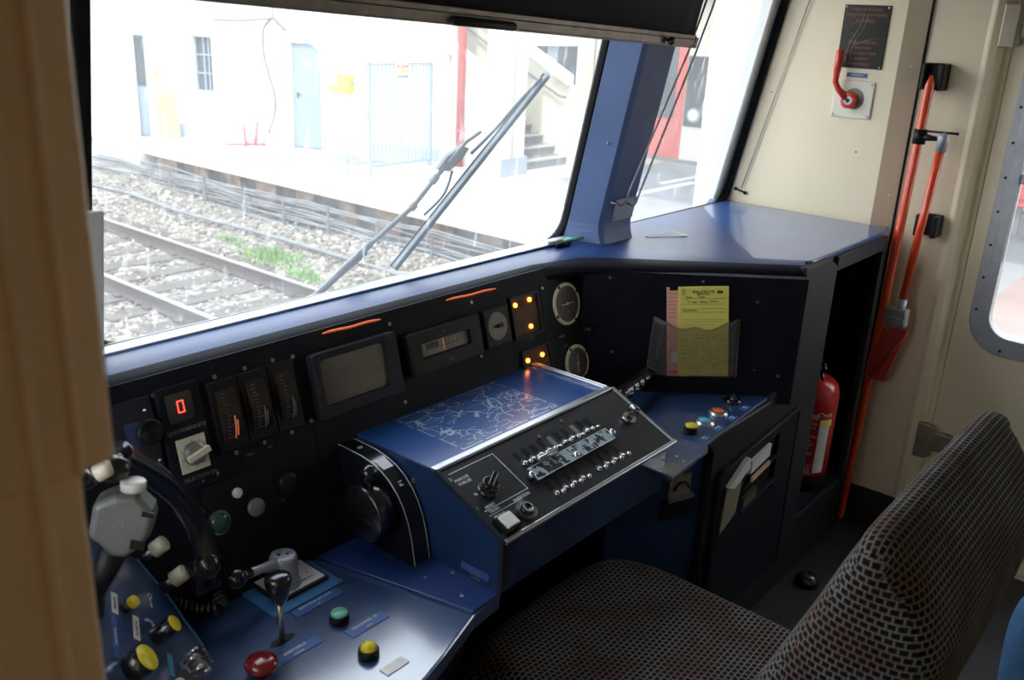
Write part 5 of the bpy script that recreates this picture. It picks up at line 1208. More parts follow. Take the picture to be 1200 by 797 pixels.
mb = MB(); mb.add(vs, fs, None, True); uvgrid.per = 0; o = mb.build('seat_cushion', M['fabric'], seat); uvgrid(o, 0, 0, uvs)
mb = MB(); mb.box(1.02, 1.46, .36, .88, .27, .335); mb.build('seat_pan', M['rubber'], seat, bevel=.01)
mb = MB(); mb.lathe([(.20, 0), (.20, .02), (.16, .035), (.075, .05), (.06, .10), (.06, .27)], None, Matrix.Translation((1.24, .58, 0)), 30); mb.build('pedestal', M['black'], seat)
mb = MB(); mb.tube([(1.47, .46, .30), (1.52, .44, .33), (1.54, .36, .36)], [.012, .012, .016]); mb.build('recline_lever', M['black'], seat)
mb = MB(); fk = onZ(945, 684, 0); mb.lathe([(.034, 0), (.034, .012), (.030, .026), (.018, .034), (.0005, .036)], None, Matrix.Translation((fk.x, fk.y, 0))); tag(mb.build('floor_stud', M['gloss_black'], loc=(fk.x, fk.y, 0)), 'round black rubber stop on the floor between seat and cabinet', 'door stop')

# ------------------------------------------------------------------ person on the jump seat (only a jeans knee is in frame)
js = thing('jump_seat', 'black folding seat under the person in blue jeans', 'seat', (1.95, -.48, 0))
mb = MB(); mb.box(1.74, 2.18, -.66, -.28, .40, .44); mb.build('seat_board', M['rubber'], js, bevel=.015); mb = MB(); mb.box(1.74, 2.18, -.74, -.70, .44, .92); mb.build('seat_back', M['rubber'], js, bevel=.012)
mb = MB(); mb.box(1.92, 2.0, -.70, -.50, 0, .40); mb.build('seat_support', M['frame'], js)
def skin(name, J, E_, R_, m, parent, lev=2, root=0):
    me = bpy.data.meshes.new(name); me.from_pydata([tuple(Vector(p)-parent_loc(parent)) for p in J], E_, []); ob = bpy.data.objects.new(name, me); col.objects.link(ob); ob.parent = parent
    sk = ob.modifiers.new('skin', 'SKIN')
    for i, rr in enumerate(R_): me.skin_vertices[0].data[i].radius = (rr, rr) if not isinstance(rr, tuple) else rr
    for i in range(len(J)): me.skin_vertices[0].data[i].use_root = (i == root)
    sk.use_smooth_shade = True; ss = ob.modifiers.new('sub', 'SUBSURF'); ss.levels = lev; ss.render_levels = lev
    me.materials.append(m); return ob
per = thing('person', 'person in blue jeans sitting at the lower right edge, only a knee in view', 'person', (1.95, -.3, 0))
K = onY(1206, 770, .165)   # knee reference ray
kx_, kz_ = 1.80, .50
HX_ = 1.96
J = [(HX_, -.42, .54), (HX_, -.44, .70), (HX_, -.46, .90), (HX_, -.46, 1.03), (HX_, -.44, 1.11), (HX_, -.42, 1.18), (HX_, -.41, 1.28)]
J += [(HX_-.19, -.45, 1.00), (HX_-.25, -.36, .76), (HX_-.16, -.14, .64), (HX_+.19, -.45, 1.00), (HX_+.25, -.36, .76), (HX_+.16, -.14, .64)]
E1 = [(0, 1), (1, 2), (2, 3), (3, 4), (4, 5), (5, 6), (3, 7), (7, 8), (8, 9), (3, 10), (10, 11), (11, 12)]
R1 = [(.15, .12), (.135, .10), (.16, .11), (.13, .09), .05, (.07, .08), (.072, .09), .055, .042, .03, .055, .042, .03]
skin('torso', J, E1, R1, M['shirt'], per)
legs = [(HX_, -.42, .53), (HX_-.09, -.36, .52), (HX_-.105, -.10, .515), (HX_-.085, .130, .485), (HX_-.085, .145, .42), (HX_-.085, .145, .25), (HX_-.085, .13, .09), (HX_+.09, -.36, .52), (HX_+.11, -.10, .515), (HX_+.13, .07, .50), (HX_+.13, .085, .44), (HX_+.13, .08, .25), (HX_+.13, .07, .09)]
skin('jeans', legs, [(0, 1), (1, 2), (2, 3), (3, 4), (4, 5), (5, 6), (0, 7), (7, 8), (8, 9), (9, 10), (10, 11), (11, 12)], [.13, .095, .078, .066, .064, .055, .05, .095, .078, .066, .064, .055, .05], M['jeans'], per)
for sx in (-.085, .13):
    mb = MB(); mb.sphere((HX_+sx, .19, .04), .05, None, 16, (.9, 2.4, .8)); mb.build('shoe', M['shoe'], per)
mb = MB(); mb.sphere((HX_, -.40, 1.27), .095, None, 24, (.82, 1.0, 1.25)); mb.sphere((HX_, -.30, 1.26), .018, None, 10, (.8, 1, 1.3)); 
for s in (-1, 1):
    mb.sphere((HX_+s*.078, -.40, 1.265), .026, None, 12, (.4, .8, 1.2)); mb.sphere((HX_+s*.032, -.312, 1.29), .011, M['white'], 10); mb.sphere((HX_+s*.032, -.303, 1.29), .005, M['hair'], 8); mb.tube([(HX_+s*.05, -.305, 1.312), (HX_+s*.018, -.300, 1.314)], .004, M['hair'], 6)
mb.tube([(HX_-.025, -.312, 1.215), (HX_, -.304, 1.213), (HX_+.025, -.312, 1.215)], .005, M['dkred'], 8)
mb.build('head', M['skin'], per)
mb = MB(); mb.sphere((HX_, -.42, 1.31), .10, None, 24, (.86, 1.0, 1.05)); mb.build('hair', M['hair'], per)
for s in (-1, 1):
    h = Vector((HX_+s*.155, -.12, .635)); mb = MB(); mb.sphere(h+Vector((0, .04, -.008)), .042, None, 14, (.95, 1.15, .42))
    for f in range(4): x = (-.03+f*.02); mb.tube([h+Vector((x, .07, -.008)), h+Vector((x*1.1, .105+.006*(f in (1, 2)), -.012)), h+Vector((x*1.1, .135+.008*(f in (1, 2)), -.028))], [.0095, .0088, .007], None, 8)
    mb.tube([h+Vector((-s*.035, .02, 0)), h+Vector((-s*.055, .05, -.008)), h+Vector((-s*.055, .075, -.016))], [.011, .010, .008], None, 8); mb.build('hand', M['skin'], per)
# ================================================================== outdoors
RZ = -1.55; PZ = -1.05
rnd = random.Random(3)
# ballast bed
NX, NY = 60, 90
def bal(i, j):
    x = -2+11.2*i/(NX-1); y = 1.6+32*(j/(NY-1))**1.5
    z = RZ-.17 + rnd.uniform(-.02, .02)
    if x > 7.0: z += min(1, (x-7.0)/1.6)*.16*(.6+.4*math.sin(y*.9))
    return (x, y, z)
mb = MB(); mb.grid(bal, NX, NY); struct(mb.build('ballast_bed', M['ballast'], loc=(4, 8, RZ-.17)))
mb = MB(); mb.box(-40, 60, -25, 60, -2.2, RZ-.35); struct(mb.build('ground', M['o_stone'], loc=(8, 10, -2.2)))
# stones
ico = bmesh.new(); bmesh.ops.create_icosphere(ico, subdivisions=1, radius=1); IV = [v.co.copy() for v in ico.verts]; IF = [tuple(v.index for v in f.verts) for f in ico.faces]; ico.free()
mb = MB()
for k in range(5200):
    x = rnd.uniform(3.3, 8.9); y = 5.6+10.5*rnd.random()**1.3
    z = RZ-.165 + (max(0, min(1, (x-7.0)/1.6))*.16*(.6+.4*math.sin(y*.9)))
    s = rnd.uniform(.018, .045)
    T = Matrix.Translation((x, y, z)) @ Matrix.Rotation(rnd.uniform(0, 6), 4, (rnd.random(), rnd.random(), .5)) @ Matrix.Diagonal((s, s*rnd.uniform(.6, 1), s*rnd.uniform(.5, .8), 1))
    mb.add(IV, IF, M['o_stone'] if rnd.random() < .82 else M['o_conc'], False, T)
o = mb.build('ballast_stone', M['o_stone'], loc=(6, 9, RZ)); tag(o, 'loose brown and grey ballast stones spread between rails and platform wall', 'gravel', None, 'stuff')
# rails
RX = (2.2, 3.62, 5.02, 6.46)
rl = ('rail nearest the train, mostly hidden under the windscreen sill', 'second rail, cut off at the lower left corner of the windscreen', 'rail in the middle of the windscreen view, on the near side of the sleepers', 'far rail running beside the green weeds and the platform wall')
for k, x in enumerate(RX):
    y0, y1 = (1.8, 34)
    t = thing('rail', rl[k], 'rail', (x, 12, RZ-.15), 'rails outside the windscreen')
    TXr = Matrix(((1, 0, 0, x), (0, 0, -1, 0), (0, 1, 0, RZ), (0, 0, 0, 1)))
    mb = MB(); mb.prism([(-.07, -.15), (.07, -.15), (.07, -.138), (.012, -.12), (.010, -.045), (.034, -.03), (.036, -.004), (-.036, -.004), (-.034, -.03), (-.010, -.045), (-.012, -.12), (-.07, -.138)], -y1, -y0, None, TXr); mb.build('rail_web', M['o_rail'], t)
    mb = MB(); mb.box(x-.034, x+.034, y0, y1, RZ-.004, RZ+.001); mb.build('rail_head', M['o_railtop'], t)
# sleepers under the second track
for k in range(26):
    y = 5.4+k*.62
    mb = MB(); mb.box(4.45, 7.0, y-.13, y+.13, RZ-.25, RZ-.148)
    for x in (5.02, 6.46):
        for s in (-1, 1): mb.box(x+s*.10-.03, x+s*.10+.03, y-.06, y+.06, RZ-.15, RZ-.118, M['o_rail'])
    tag(mb.build('sleeper', M['o_sleeper'], loc=(5.74, y, RZ-.25), bevel=.006), 'dark timber sleeper crossing under the two far rails', 'sleeper', 'sleepers of the track beside the platform')
for k in range(18):
    y = 5.2+k*.62
    mb = MB(); mb.box(1.65, 4.15, y-.13, y+.13, RZ-.25, RZ-.148)
    for x in (2.2, 3.62):
        for s in (-1, 1): mb.box(x+s*.10-.03, x+s*.10+.03, y-.06, y+.06, RZ-.15, RZ-.118, M['o_rail'])
    tag(mb.build('sleeper', M['o_sleeper'], loc=(2.9, y, RZ-.25), bevel=.006), 'dark timber sleeper of the near track under the windscreen sill', 'sleeper', 'sleepers of the near track')
# weeds
for n_, (x, y, w, h, cnt, lab) in enumerate(((7.25, 10.0, .75, .20, 420, 'largest bright green weed tuft along the platform foot'), (7.0, 9.0, .36, .15, 220, 'small green weed tuft between the large tuft and the wiper arm'), (7.35, 8.15, .25, .10, 130, 'faint green weed tuft just right of the wiper arm foot'), (7.4, 11.2, .4, .12, 140, 'thin pale weed tuft left of the largest one'))):
    mb = MB()
    for k in range(cnt):
        a = rnd.uniform(0, 6.28); r_ = rnd.random()**.6; px_ = x+math.cos(a)*r_*w*.45; py_ = y+math.sin(a)*r_*w
        hh = h*rnd.uniform(.4, 1.1)*(1.2-r_); dx, dy = rnd.uniform(-.06, .06), rnd.uniform(-.06, .06); bw = .012
        z0 = RZ-.16; b = rnd.uniform(0, 3.1); cx_, sy_ = math.cos(b)*bw, math.sin(b)*bw
        mb.add([(px_-cx_, py_-sy_, z0), (px_+cx_, py_+sy_, z0), (px_+dx*.6+cx_*.7, py_+dy*.6+sy_*.7, z0+hh*.6), (px_+dx*.6-cx_*.7, py_+dy*.6-sy_*.7, z0+hh*.6), (px_+dx, py_+dy, z0+hh)], [(0, 1, 2, 3), (3, 2, 4)])
    tag(mb.build('weed_tuft', M['o_grass'], loc=(x, y, RZ-.16)), lab, 'weeds')
# platform
X0 = 8.82
mb = MB(); mb.box(X0+.30, 40, -12, 15.95, PZ-.16, PZ-.001); mb.box(X0-.1, 40, 15.95, 22, PZ-.55, PZ-.001); struct(mb.build('platform', M['o_conc'], loc=(14, 8, PZ-.2)))
mb = MB(); mb.box(X0, X0+.32, -12, 15.95, PZ-.13, PZ, None); cop = mb.build('platform_coping', M['o_coping'], loc=(X0, 8, PZ-.13), bevel=.02); struct(cop)
mb = MB()
for k in range(20): mb.box(X0-.002, X0+.32, -4+k, -3.985+k, PZ-.13, PZ+.001)
mb.build('coping_joint', M['o_grey'], cop)
mb = MB(); mb.box(X0+.22, X0+.5, -12, 15.95, -2.2, PZ-.13); pw = mb.build('platform_wall', M['o_darkwall'], loc=(X0+.3, 8, -2.2)); struct(pw)
mb = MB(); 
for k in range(12): mb.box(X0+.10, X0+.26, 4.6+k*.95, 4.95+k*.95+.25*((k*7) % 3)/3, -2.1, PZ-.14)
mb.build('wall_pier', M['o_pier'], pw)
mb = MB(); mb.box(X0+1.2, X0+9, 2, 9.3, PZ, PZ+.004); struct(mb.build('shaded_ground_patch', M['o_shade'], loc=(X0+4, 6, PZ)))  # greyer sheet on the pavement, its shade put into the colour
for (x0, x1, y0, y1) in ((10.3, 14.2, 7.6, 7.75), (13.6, 15.3, 7.9, 8.02)):
    mb = MB(); mb.box(x0, x1, y0, y1, PZ+.004, PZ+.007); struct(mb.build('ground_marking', M['o_coping'], loc=((x0+x1)/2, y0, PZ)))
mb = MB(); mb.box(9.4, 9.9, 12.9, 13.8, PZ, PZ+.012); mb.box(10.6, 11.3, 12.2, 13.2, PZ, PZ+.012); struct(mb.build('ground_slab_patch', M['o_grey'], loc=(10, 12.8, PZ)))
mb = MB(); mb.box(X0+.36, 28, -12, 2.0, PZ, PZ+.004); struct(mb.build('platform_paving', M['paving'], loc=(X0+4, -3, PZ)))
# cables hung along the wall
for k in range(15):
    zb = PZ-.22-.034*k+rnd.uniform(-.02, .02); out = .10+.018*k+rnd.uniform(-.03, .03); ph = rnd.uniform(0, 6)
    P = []
    for i in range(46):
        y = 4.0+.3*i; sag = .045*abs(math.sin((y+ph)*1.15))+.05*math.sin(y*.33+ph)
        zz = max(RZ-.12, zb-sag - (.20 if k > 9 else 0)); xx = X0+.05-out-(.35*max(0, (8.2-y)/4)*(k/15) )- (.3*max(0, (y-14)/3)*(k/15))
        P.append((xx, y, zz))
    mb = MB(); mb.tube(P, .013+.006*rnd.random(), None, 6)
    tag(mb.build('cable', M['o_cable'], loc=(X0-out, 10, zb)), 'grey cable sagging along the grimy platform wall among others', 'cable', 'cables hung along the platform wall')
mb = MB(); mb.tube([(7.75+.03*math.sin(i), 4.5+.5*i, RZ-.06+.02*math.sin(i*.7)) for i in range(26)], .03, None, 8)
tag(mb.build('trough_pipe', M['o_cable'], loc=(7.75, 10, RZ-.09)), 'thicker grey pipe lying on the stones behind the weeds', 'pipe')
for k in range(10):
    y = 5.2+k*1.05; mb = MB(); mb.box(X0-.30, X0-.275, y-.018, y+.018, RZ-.2, PZ-.26+.05*(k % 3)); mb.box(X0-.30, X0+.1, y-.012, y+.012, PZ-.40, PZ-.38)
    tag(mb.build('cable_post', M['o_cable'], loc=(X0-.29, y, RZ-.2)), 'thin grey post carrying the cables along the platform wall', 'post', 'cable posts along the platform wall')

# station building with bend
def wallframe(A, B):
    A = Vector((*A, PZ)); B = Vector((*B, PZ)); return Frame(A, B-A, (0, 0, 1))
S1 = wallframe((8.3, 17.75), (10.15, 16.85)); S2 = wallframe((10.15, 16.85), (12.2, 11.6))
bld = thing('station_building', 'long white station building with pale blue skirting, doors and a barred window', 'building', (10.5, 15.5, PZ))
L1 = (Vector((1.85, -.9))).length; L2 = Vector((2.05, -5.25)).length
def holes(fr, L, H, hs, mb):
    """wall of boxes round rectangular holes (sorted by u)"""
    u = 0
    for (a, b, c, d) in hs:
        mb.box(u, a, 0, H, -.35, 0, None, fr.M); mb.box(a, b, 0, c, -.35, 0, None, fr.M); mb.box(a, b, d, H, -.35, 0, None, fr.M); u = b
    mb.box(u, L, 0, H, -.35, 0, None, fr.M)
mb = MB(); holes(S1, L1, 5.5, [(1.30, 1.49, 0, 1.89)], mb); holes(S2, L2, 5.5, [(.37, .80, .89, 1.91), (2.50, 3.12, 0, 1.90)], mb)
mb.slab([S1.at(0, 0, 0), S1.at(0, 5.5, 0), S1.at(0, 5.5, -.35), S1.at(0, 0, -.35)], (-.02, 3, 0)); mb.build('wall', M['o_white'], bld)
mb = MB()
mb.box(.45, 1.28, 0, .16, 0, .02, None, S1.M); mb.box(0, 1.2, 0, .25, 0, .02, None, S2.M); mb.box(1.2, 2.46, 0, .27, 0, .02, None, S2.M); mb.box(3.14, L2, 0, .23, 0, .02, None, S2.M); mb.build('skirting', M['o_skirt'], bld)
wn = MB(); wn.box(.37, .80, .89, 1.91, -.14, -.12, None, S2.M); wn_ = wn.build('window', M['o_glass'], bld)
mb = MB()
for u in (.37, .555, .66, .785): mb.box(u, u+.022, .89, 1.91, -.12, -.08, None, S2.M)
for v in (.89, 1.22, 1.56, 1.89): mb.box(.37, .80, v, v+.022, -.12, -.08, None, S2.M)
mb.build('glazing_bar', M['o_post'], wn_)
d1 = MB(); d1.box(1.30, 1.49, 0, 1.89, -.12, -.08, None, S1.M); d1_ = d1.build('door', M['o_blue'], bld)
mb = MB(); mb.box(1.32, 1.47, .95, 1.84, -.08, -.07, None, S1.M); mb.build('pane', M['o_glass'], d1_)
d2 = MB(); d2.prism([(2.50, 0), (3.12, 0), (3.12, 1.74), (2.86, 1.90), (2.50, 1.90)], -.12, -.06, None, S2.M); d2_ = d2.build('door', M['o_blue'], bld)
mb = MB(); mb.box(2.72, 2.90, 1.50, 1.58, -.06, -.055, M['o_white'], S2.M); mb.tube([S2.at(2.60, .92, -.05), S2.at(2.60, 1.02, -.03), S2.at(2.66, .97, -.04)], .012, M['o_glass']); mb.build('door_furniture', M['o_white'], d2_)
mb = MB(); mb.prism([(2.86, 1.92), (3.14, 1.92), (3.14, 1.74)], -.30, -.02, None, S2.M); mb.build('door_soffit', M['o_white'], bld)
# leaning plywood board
bd_ = MB(); T = Frame(S1.at(1.62, 0, .32), S1.U*.98+Vector((0, 0, .02)), (S1.at(1.80, .82, .03)-S1.at(1.62, 0, .32))); bd_.box(0, .36, 0, .86, 0, .02, None, T.M)
tag(bd_.build('plywood_board', M['o_wood'], loc=S1.at(1.8, 0, .3)), 'pale plywood board leaning on the white wall between narrow door and window', 'board')
mb = MB(); mb.box(1.58, 1.66, 1.25, 1.50, 0, .03, M['paper_w'], S1.M); mb.box(1.61, 1.70, 1.13, 1.22, 0, .05, M['o_yellow'], S1.M)
tag(mb.build('wall_notice', M['paper_w'], loc=S1.at(1.6, 1.13, 0)), 'small white and yellow notice just right of the narrow blue door', 'notice')
# hose on wall
mb = MB(); P = catmull([S2.at(.9, 2.22, .03), S2.at(1.6, 2.24, .04), S2.at(2.1, 2.28, .05), S2.at(1.98, 2.1, .05), S2.at(1.96, 1.7, .05), S2.at(2.06, 1.3, .05), S2.at(2.16, .96, .05), S2.at(2.16, .6, .06), S2.at(2.05, .25, .12)], 8)
mb.tube(P, .016, None, 6); mb.tube(catmull([S2.at(2.1, 2.28, .05), S2.at(2.2, 2.3, .05), S2.at(2.3, 2.22, .05), S2.at(2.45, 2.10, .05)], 6), .022, None, 8); mb.tube([S2.at(2.18, 2.28, .03), S2.at(2.18, 2.6, .03)], .01, None, 6)
tag(mb.build('wall_cable', M['o_glass'], loc=S2.at(2.1, 0, .1)), 'thin dark cable looping down the white wall left of the blue door', 'cable')
# red stand with white sign
rs = onZ(303, 168, PZ)+S2.N*.42; t = thing('sign_stand', 'red low stand with a small white sign in front of the white wall', 'sign stand', rs)
mb = MB()
mb.tube([rs+Vector((-.28, .25, .02)), rs+Vector((.32, -.18, .02))], .018); mb.tube([rs+Vector((-.12, -.15, .02)), rs+Vector((.18, .22, .02))], .018); mb.tube([rs+Vector((.0, 0, .02)), rs+Vector((-.02, .02, .42))], .018); mb.tube([rs+Vector((.14, -.10, .02)), rs+Vector((.20, -.12, .46))], .026); mb.build('stand_frame', M['o_red'], t)
mb = MB(); FSg = Frame(rs+Vector((-.16, .14, .40)), S2.U*-1 if False else S2.U, (0, 0, 1)); mb.box(0, .26, 0, .5, 0, .015, M['o_white'], FSg.M); mb.text('ATTENTION', .05, FSg.T(.13, .42, .016), M['o_grey']); mb.text('TRAVAUX', .05, FSg.T(.12, .22, .016), M['o_grey']); mb.build('sign_plate', M['o_white'], t)
# yellow box on wall
mb = MB(); mb.box(3.38, 3.80, 1.10, 1.40, 0, .18, None, S2.M); mb.box(3.39, 3.55, 1.20, 1.37, .18, .19, M['o_white'], S2.M); mb.tube([S2.at(3.80, 1.28, .1), S2.at(3.9, 1.24, .1), S2.at(4.0, 1.05, .1)], .015, M['o_grey']); mb.text('!', .12, S2.T(3.47, 1.28, .191), M['ink_dark'])
tag(mb.build('yellow_box', M['o_yellow'], loc=S2.at(3.6, 1.1, 0), bevel=.01), 'yellow wall box left of the slatted gate', 'box')
# gate
GF = wallframe((10.2, 11.44), (11.69, 11.5)); gt = thing('slatted_gate', 'pale blue barred gate with a small coloured sign before the white wall', 'gate', GF.at(.75, 0, 0))
for u in (0, 1.44):
    mb = MB(); mb.box(u, u+.05, 0, 1.75, -.03, .03, None, GF.M); mb.build('gate_post', M['o_post'], gt)
for k in range(15):
    u = .12+k*.088; mb = MB(); mb.box(u, u+.022, .10, 1.74, -.012, .012, None, GF.M); mb.build('gate_bar', M['o_post'], gt)
mb = MB(); mb.box(0, 1.48, .09, .13, -.02, .02, None, GF.M); mb.box(0, 1.48, 1.70, 1.74, -.02, .02, None, GF.M); mb.build('gate_rail', M['o_post'], gt)
mb = MB(); mb.box(.60, .90, 1.48, 1.73, .02, .03, M['o_white'], GF.M); mb.box(.62, .88, 1.66, 1.71, .03, .033, M['o_red'], GF.M); mb.box(.62, .88, 1.59, 1.64, .03, .033, M['o_yellow'], GF.M); mb.box(.62, .88, 1.50, 1.55, .03, .033, M['o_blue'], GF.M); mb.text('DANGER', .05, GF.T(.75, 1.685, .034), M['o_white']); mb.build('gate_sign', M['o_white'], gt, label='white sign with red, yellow and blue bands')
# handrail by the gate
mb = MB(); h0 = onZ(407, 203, PZ); mb.tube([h0, h0+Vector((0, 0, .42)), GF.at(-.02, 1.02, 0)], .016, None, 8)
tag(mb.build('handrail', M['o_post'], loc=h0), 'thin bent handrail slanting down from the left gate post', 'handrail')
# red drain pipe and pillar
mb = MB(); mb.tube([(12.05, 11.15, PZ), (12.05, 11.15, PZ+5.2)], .075, None, 14)
for z in (.6, 1.9, 3.2): mb.ring(.07, .09, z, z+.05, None, Matrix.Translation((12.05, 11.15, PZ)))
tag(mb.build('drain_pipe', M['o_pink'], loc=(12.05, 11.15, PZ)), 'red drain pipe running up between the slanting parapet and white pillar', 'pipe')
mb = MB(); mb.box(11.76, 12.06, 9.95, 10.32, PZ, PZ+5.4); mb.box(12.06, 12.42, 10.0, 10.36, PZ, PZ+5.4); mb.box(11.74, 12.44, 9.93, 10.38, PZ, PZ+.3, M['o_skirt']); mb.box(12.02, 12.035, 9.945, 9.95, PZ, PZ+5.4, M['o_grey'])
pl_o = mb.build('pillar', M['o_white'], loc=(12.0, 10.1, PZ), bevel=.01); tag(pl_o, 'white square pillar between the red pipe and the grey stairs', 'pillar')
# stairs
sts = thing('staircase', 'grey concrete stairs climbing behind the white pillar', 'stairs', (13.2, 11, PZ))
for k in range(12):
    mb = MB(); y = 10.2+k*.29; mb.box(12.45, 13.93, y, y+.33, PZ+(.165*k), PZ+.165*(k+1)); mb.box(12.45, 13.93, y-.02, y+.05, PZ+.165*(k+1)-.03, PZ+.165*(k+1)+.002, M['o_conc']); mb.build('step', M['o_grey'], sts)
TXo = Matrix(((0, 0, 1, 0), (1, 0, 0, 0), (0, 1, 0, 0), (0, 0, 0, 1)))
mb = MB(); mb.prism([(10.35, PZ), (17, PZ), (17, PZ+5.0), (13.4, PZ+2.75), (11.0, PZ+1.60), (10.35, PZ+1.25)], 12.28, 12.44, None, TXo); mb.build('stair_parapet', M['o_white'], sts)
mb = MB(); mb.prism([(10.9, PZ+1.55), (10.9, PZ+1.68), (13.4, PZ+2.9), (17, PZ+5.15), (17, PZ+5.0), (13.4, PZ+2.75)], 12.2, 12.5, None, TXo); mb.prism([(10.2, PZ+1.42), (10.2, PZ+1.58), (15.5, PZ+4.2), (15.5, PZ+4.05)], 13.80, 14.0, None, TXo); mb.build('parapet_coping', M['o_coping'], sts)
mb = MB(); mb.prism([(10.12, PZ), (15.5, PZ), (15.5, PZ+4.05), (10.2, PZ+1.42), (10.12, PZ+1.4)], 13.93, 14.0, None, TXo); mb.build('stair_side_wall', M['o_cream'], sts)
mb = MB(); mb.tube([(13.85, 10.25, PZ+1.20), (13.85, 10.4, PZ+1.22), (13.85, 12.0, PZ+1.95), (13.85, 14, PZ+2.9)], .022, None, 8); mb.build('stair_rail', M['o_grey'], sts)
# upper building behind the stairs
ub = thing('rear_building', 'cream rear building with a dark window above the stair parapet', 'building', (16, 14, PZ))
mb = MB(); mb.box(12.3, 24, 16.5, 17, PZ, PZ+6.5); mb.build('wall', M['o_cream'], ub)
WB = Frame((0, 16.48, PZ), (1, 0, 0), (0, 0, 1)); W0 = WB.px(615, 53); W1_ = WB.px(667, 96)
mb = MB(); mb.box(W0[0], W1_[0]+.3, W1_[1]-.3, W0[1], 0, .02, None, WB.M); wq = mb.build('window', M['o_glass'], ub)
mb = MB(); cx_ = (W0[0]+W1_[0])/2; mb.box(cx_-.1, cx_+.35, W1_[1]-.3, W0[1], .02, .05, None, WB.M); mb.box(W0[0]-.05, W1_[0]+.3, W0[1], W0[1]+.12, 0, .1, M['o_coping'], WB.M); mb.build('window_post', M['o_blue'], wq)
# wall right of the stairs
mb = MB(); mb.box(14.0, 14.25, 9.95, 10.15, PZ, PZ+5.5, M['o_cream']); mb.box(14.25, 15.3, 9.98, 10.15, PZ, PZ+5.5); mb.box(14.23, 14.25, 9.94, 9.98, PZ, PZ+5.5, M['o_grey'])
tag(mb.build('side_wall', M['o_white'], loc=(14.6, 10, PZ)), 'tall pale wall strip right of the stairs beside the windscreen edge', 'wall')
cn = thing('added_shade_canopy', 'unseen grey flat canopy added to shade the far side of the platform', 'canopy', (13, 0, PZ))  # unseen roof, added to keep sun and sky off the platform
mb = MB(); mb.box(9.9, 15.5, -12, 8.3, PZ+4.2, PZ+4.4); mb.build('shade_roof', M['o_grey'], cn)
for y in (-8, -3):
    mb = MB(); mb.box(14.6, 14.8, y-.1, y+.1, PZ, PZ+4.2); mb.build('shade_post', M['o_grey'], cn)
# kiosk / modern building seen through the corner pane
KX = 16.05
ki = thing('glazed_building', 'white building with a dark window band and red corner seen through the corner pane', 'building', (KX, 7, PZ))
KF = Frame((KX, 0, PZ), (0, -1, 0), (0, 0, 1))
def kp(x, y): return KF.px(x, y)
r0 = kp(803, 110)[0]; rl0 = kp(762, 110)[0]
mb = MB(); mb.box(r0, 4, .06, 3.0, -.5, 0, None, KF.M); mb.build('wall', M['o_white'], ki)
mb = MB(); mb.box(rl0, r0, .06, 2.9, -.5, -.01, None, KF.M); ro = mb.build('red_corner', M['o_red'], ki, label='red painted corner')
mb = MB(); a_ = kp(765, 110)[0]; b_ = kp(788, 140); mb.box(a_, b_[0], b_[1]+.02, 2.2, -.01, .01, None, KF.M); mb.build('pane', M['o_glass'], ro)
zt, zb = kp(820, 66)[1], kp(820, 150)[1]
mb = MB(); mb.box(r0+.02, 3.9, zb, zt, 0, .02, None, KF.M); wb_ = mb.build('window', M['o_glass'], ki)
mb = MB()
for (x, y) in ((832, 100),): u = kp(x, y)[0]; mb.box(u, u+.02, zb, zt, .02, .03, None, KF.M)
mb.build('window_joint', M['rubber'], wb_)
u, v = kp(813, 135); mb = MB(); mb.cyl(.14, .02, .03, M['o_blue'], KF.T(u, v)); mb.cyl(.105, .03, .034, M['o_coping'], KF.T(u, v)); mb.build('round_sticker', M['o_blue'], wb_, label='round pale sticker with a blue-green rim')
mb = MB(); mb.box(rl0, 4, 0, .07, -.5, .01, None, KF.M); mb.box(rl0, 4, 3.0, 3.14, -.5, .25, M['o_grey'], KF.M); mb.build('plinth', M['o_grey'], ki)
mb = MB(); mb.box(16.4, 40, 11.0, 11.3, PZ, PZ+5); tag(mb.build('back_wall', M['o_cream'], loc=(20, 11, PZ)), 'greenish cream wall glimpsed between the pillar and the red corner', 'wall')
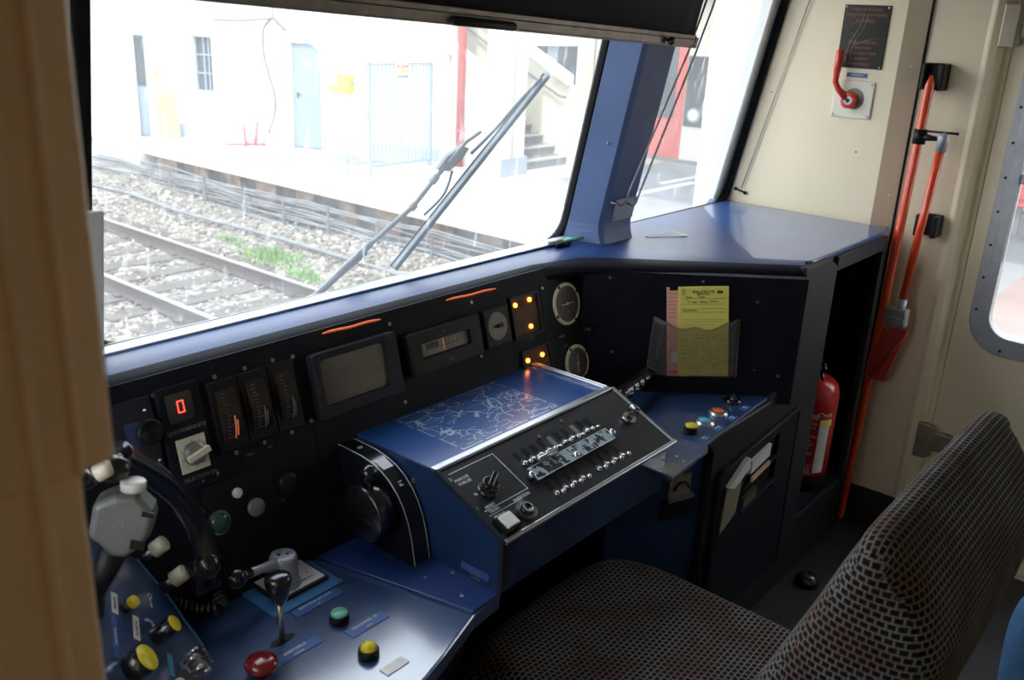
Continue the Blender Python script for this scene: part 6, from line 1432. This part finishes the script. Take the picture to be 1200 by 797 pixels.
# seen through the side door window: red seat row on the platform
for k in range(3):
    b = onZ(1192, 262, PZ); bx = b.x-1.0; by = b.y-1.4+k*.62
    t = thing('plastic_chair', ('red plastic chair at the upper right seen through the door window', 'middle red plastic chair of the row, beyond the picture edge', 'last red plastic chair of the row, outside the picture')[k], 'chair', (bx, by, PZ))
    mb = MB(); mb.box(bx-.25, bx+.2, by-.27, by+.27, PZ+.42, PZ+.48); mb.box(bx+.16, bx+.24, by-.27, by+.27, PZ+.45, PZ+.95); mb.build('seat_shell', M['o_red'], t, bevel=.03)
    mb = MB(); mb.box(bx-.05, bx+.05, by-.05, by+.05, PZ, PZ+.42); mb.build('seat_post', M['o_grey'], t)
mb = MB(); mb.box(30, 30.4, -25, 8, PZ, PZ+4); tag(mb.build('far_wall', M['o_cream'], loc=(30, 0, PZ)), 'pale far wall beyond the platform seen through the door window', 'wall')
# train body skin below and above the cab so that nothing glows through
mb = MB(); mb.box(-.25, 2.98, -3, 1.43, -1.2, -.06); mb.box(-.25, 2.98, -3, 1.5, 2.1, 2.2); struct(mb.build('train_body', M['grey_wall'], loc=(1.3, -1, -.6)))

# ================================================================== light, camera
w = bpy.data.worlds.new('sky'); scn.world = w; w.use_nodes = True; nt = w.node_tree; bg = nt.nodes['Background']
tc = nt.nodes.new('ShaderNodeTexCoord'); sp = nt.nodes.new('ShaderNodeSeparateXYZ'); rp = nt.nodes.new('ShaderNodeValToRGB')
nt.links.new(tc.outputs['Generated'], sp.inputs[0]); nt.links.new(sp.outputs[2], rp.inputs[0]); nt.links.new(rp.outputs[0], bg.inputs[0])
rp.color_ramp.elements[0].color = (.93, .95, .97, 1); rp.color_ramp.elements[1].color = (.74, .83, .95, 1)
bg.inputs[1].default_value = SKY
sl = bpy.data.lights.new('sun', 'SUN'); sl.energy = SUN; sl.angle = math.radians(2); sl.color = (1, .95, .86)
so = bpy.data.objects.new('sun', sl); col.objects.link(so)
sd = Vector((-.55, -.30, .95)).normalized(); so.rotation_euler = sd.to_track_quat('Z', 'Y').to_euler()
cd = bpy.data.cameras.new('camera'); co = bpy.data.objects.new('camera', cd); col.objects.link(co)
cd.sensor_fit = 'HORIZONTAL'; cd.sensor_width = 36; cd.lens = F*36/1200; cd.clip_start = .02; cd.clip_end = 200
co.matrix_world = Matrix(((RT.x, UP.x, -FW.x, CAM.x), (RT.y, UP.y, -FW.y, CAM.y), (RT.z, UP.z, -FW.z, CAM.z), (0, 0, 0, 1)))
cd.dof.use_dof = True; cd.dof.focus_distance = 2.0; cd.dof.aperture_fstop = 6.3
scn.camera = co
vs_ = scn.view_settings; vs_.view_transform = 'Standard'; vs_.look = 'None'; vs_.gamma = 1; vs_.use_curve_mapping = False; vs_.exposure = EXPO
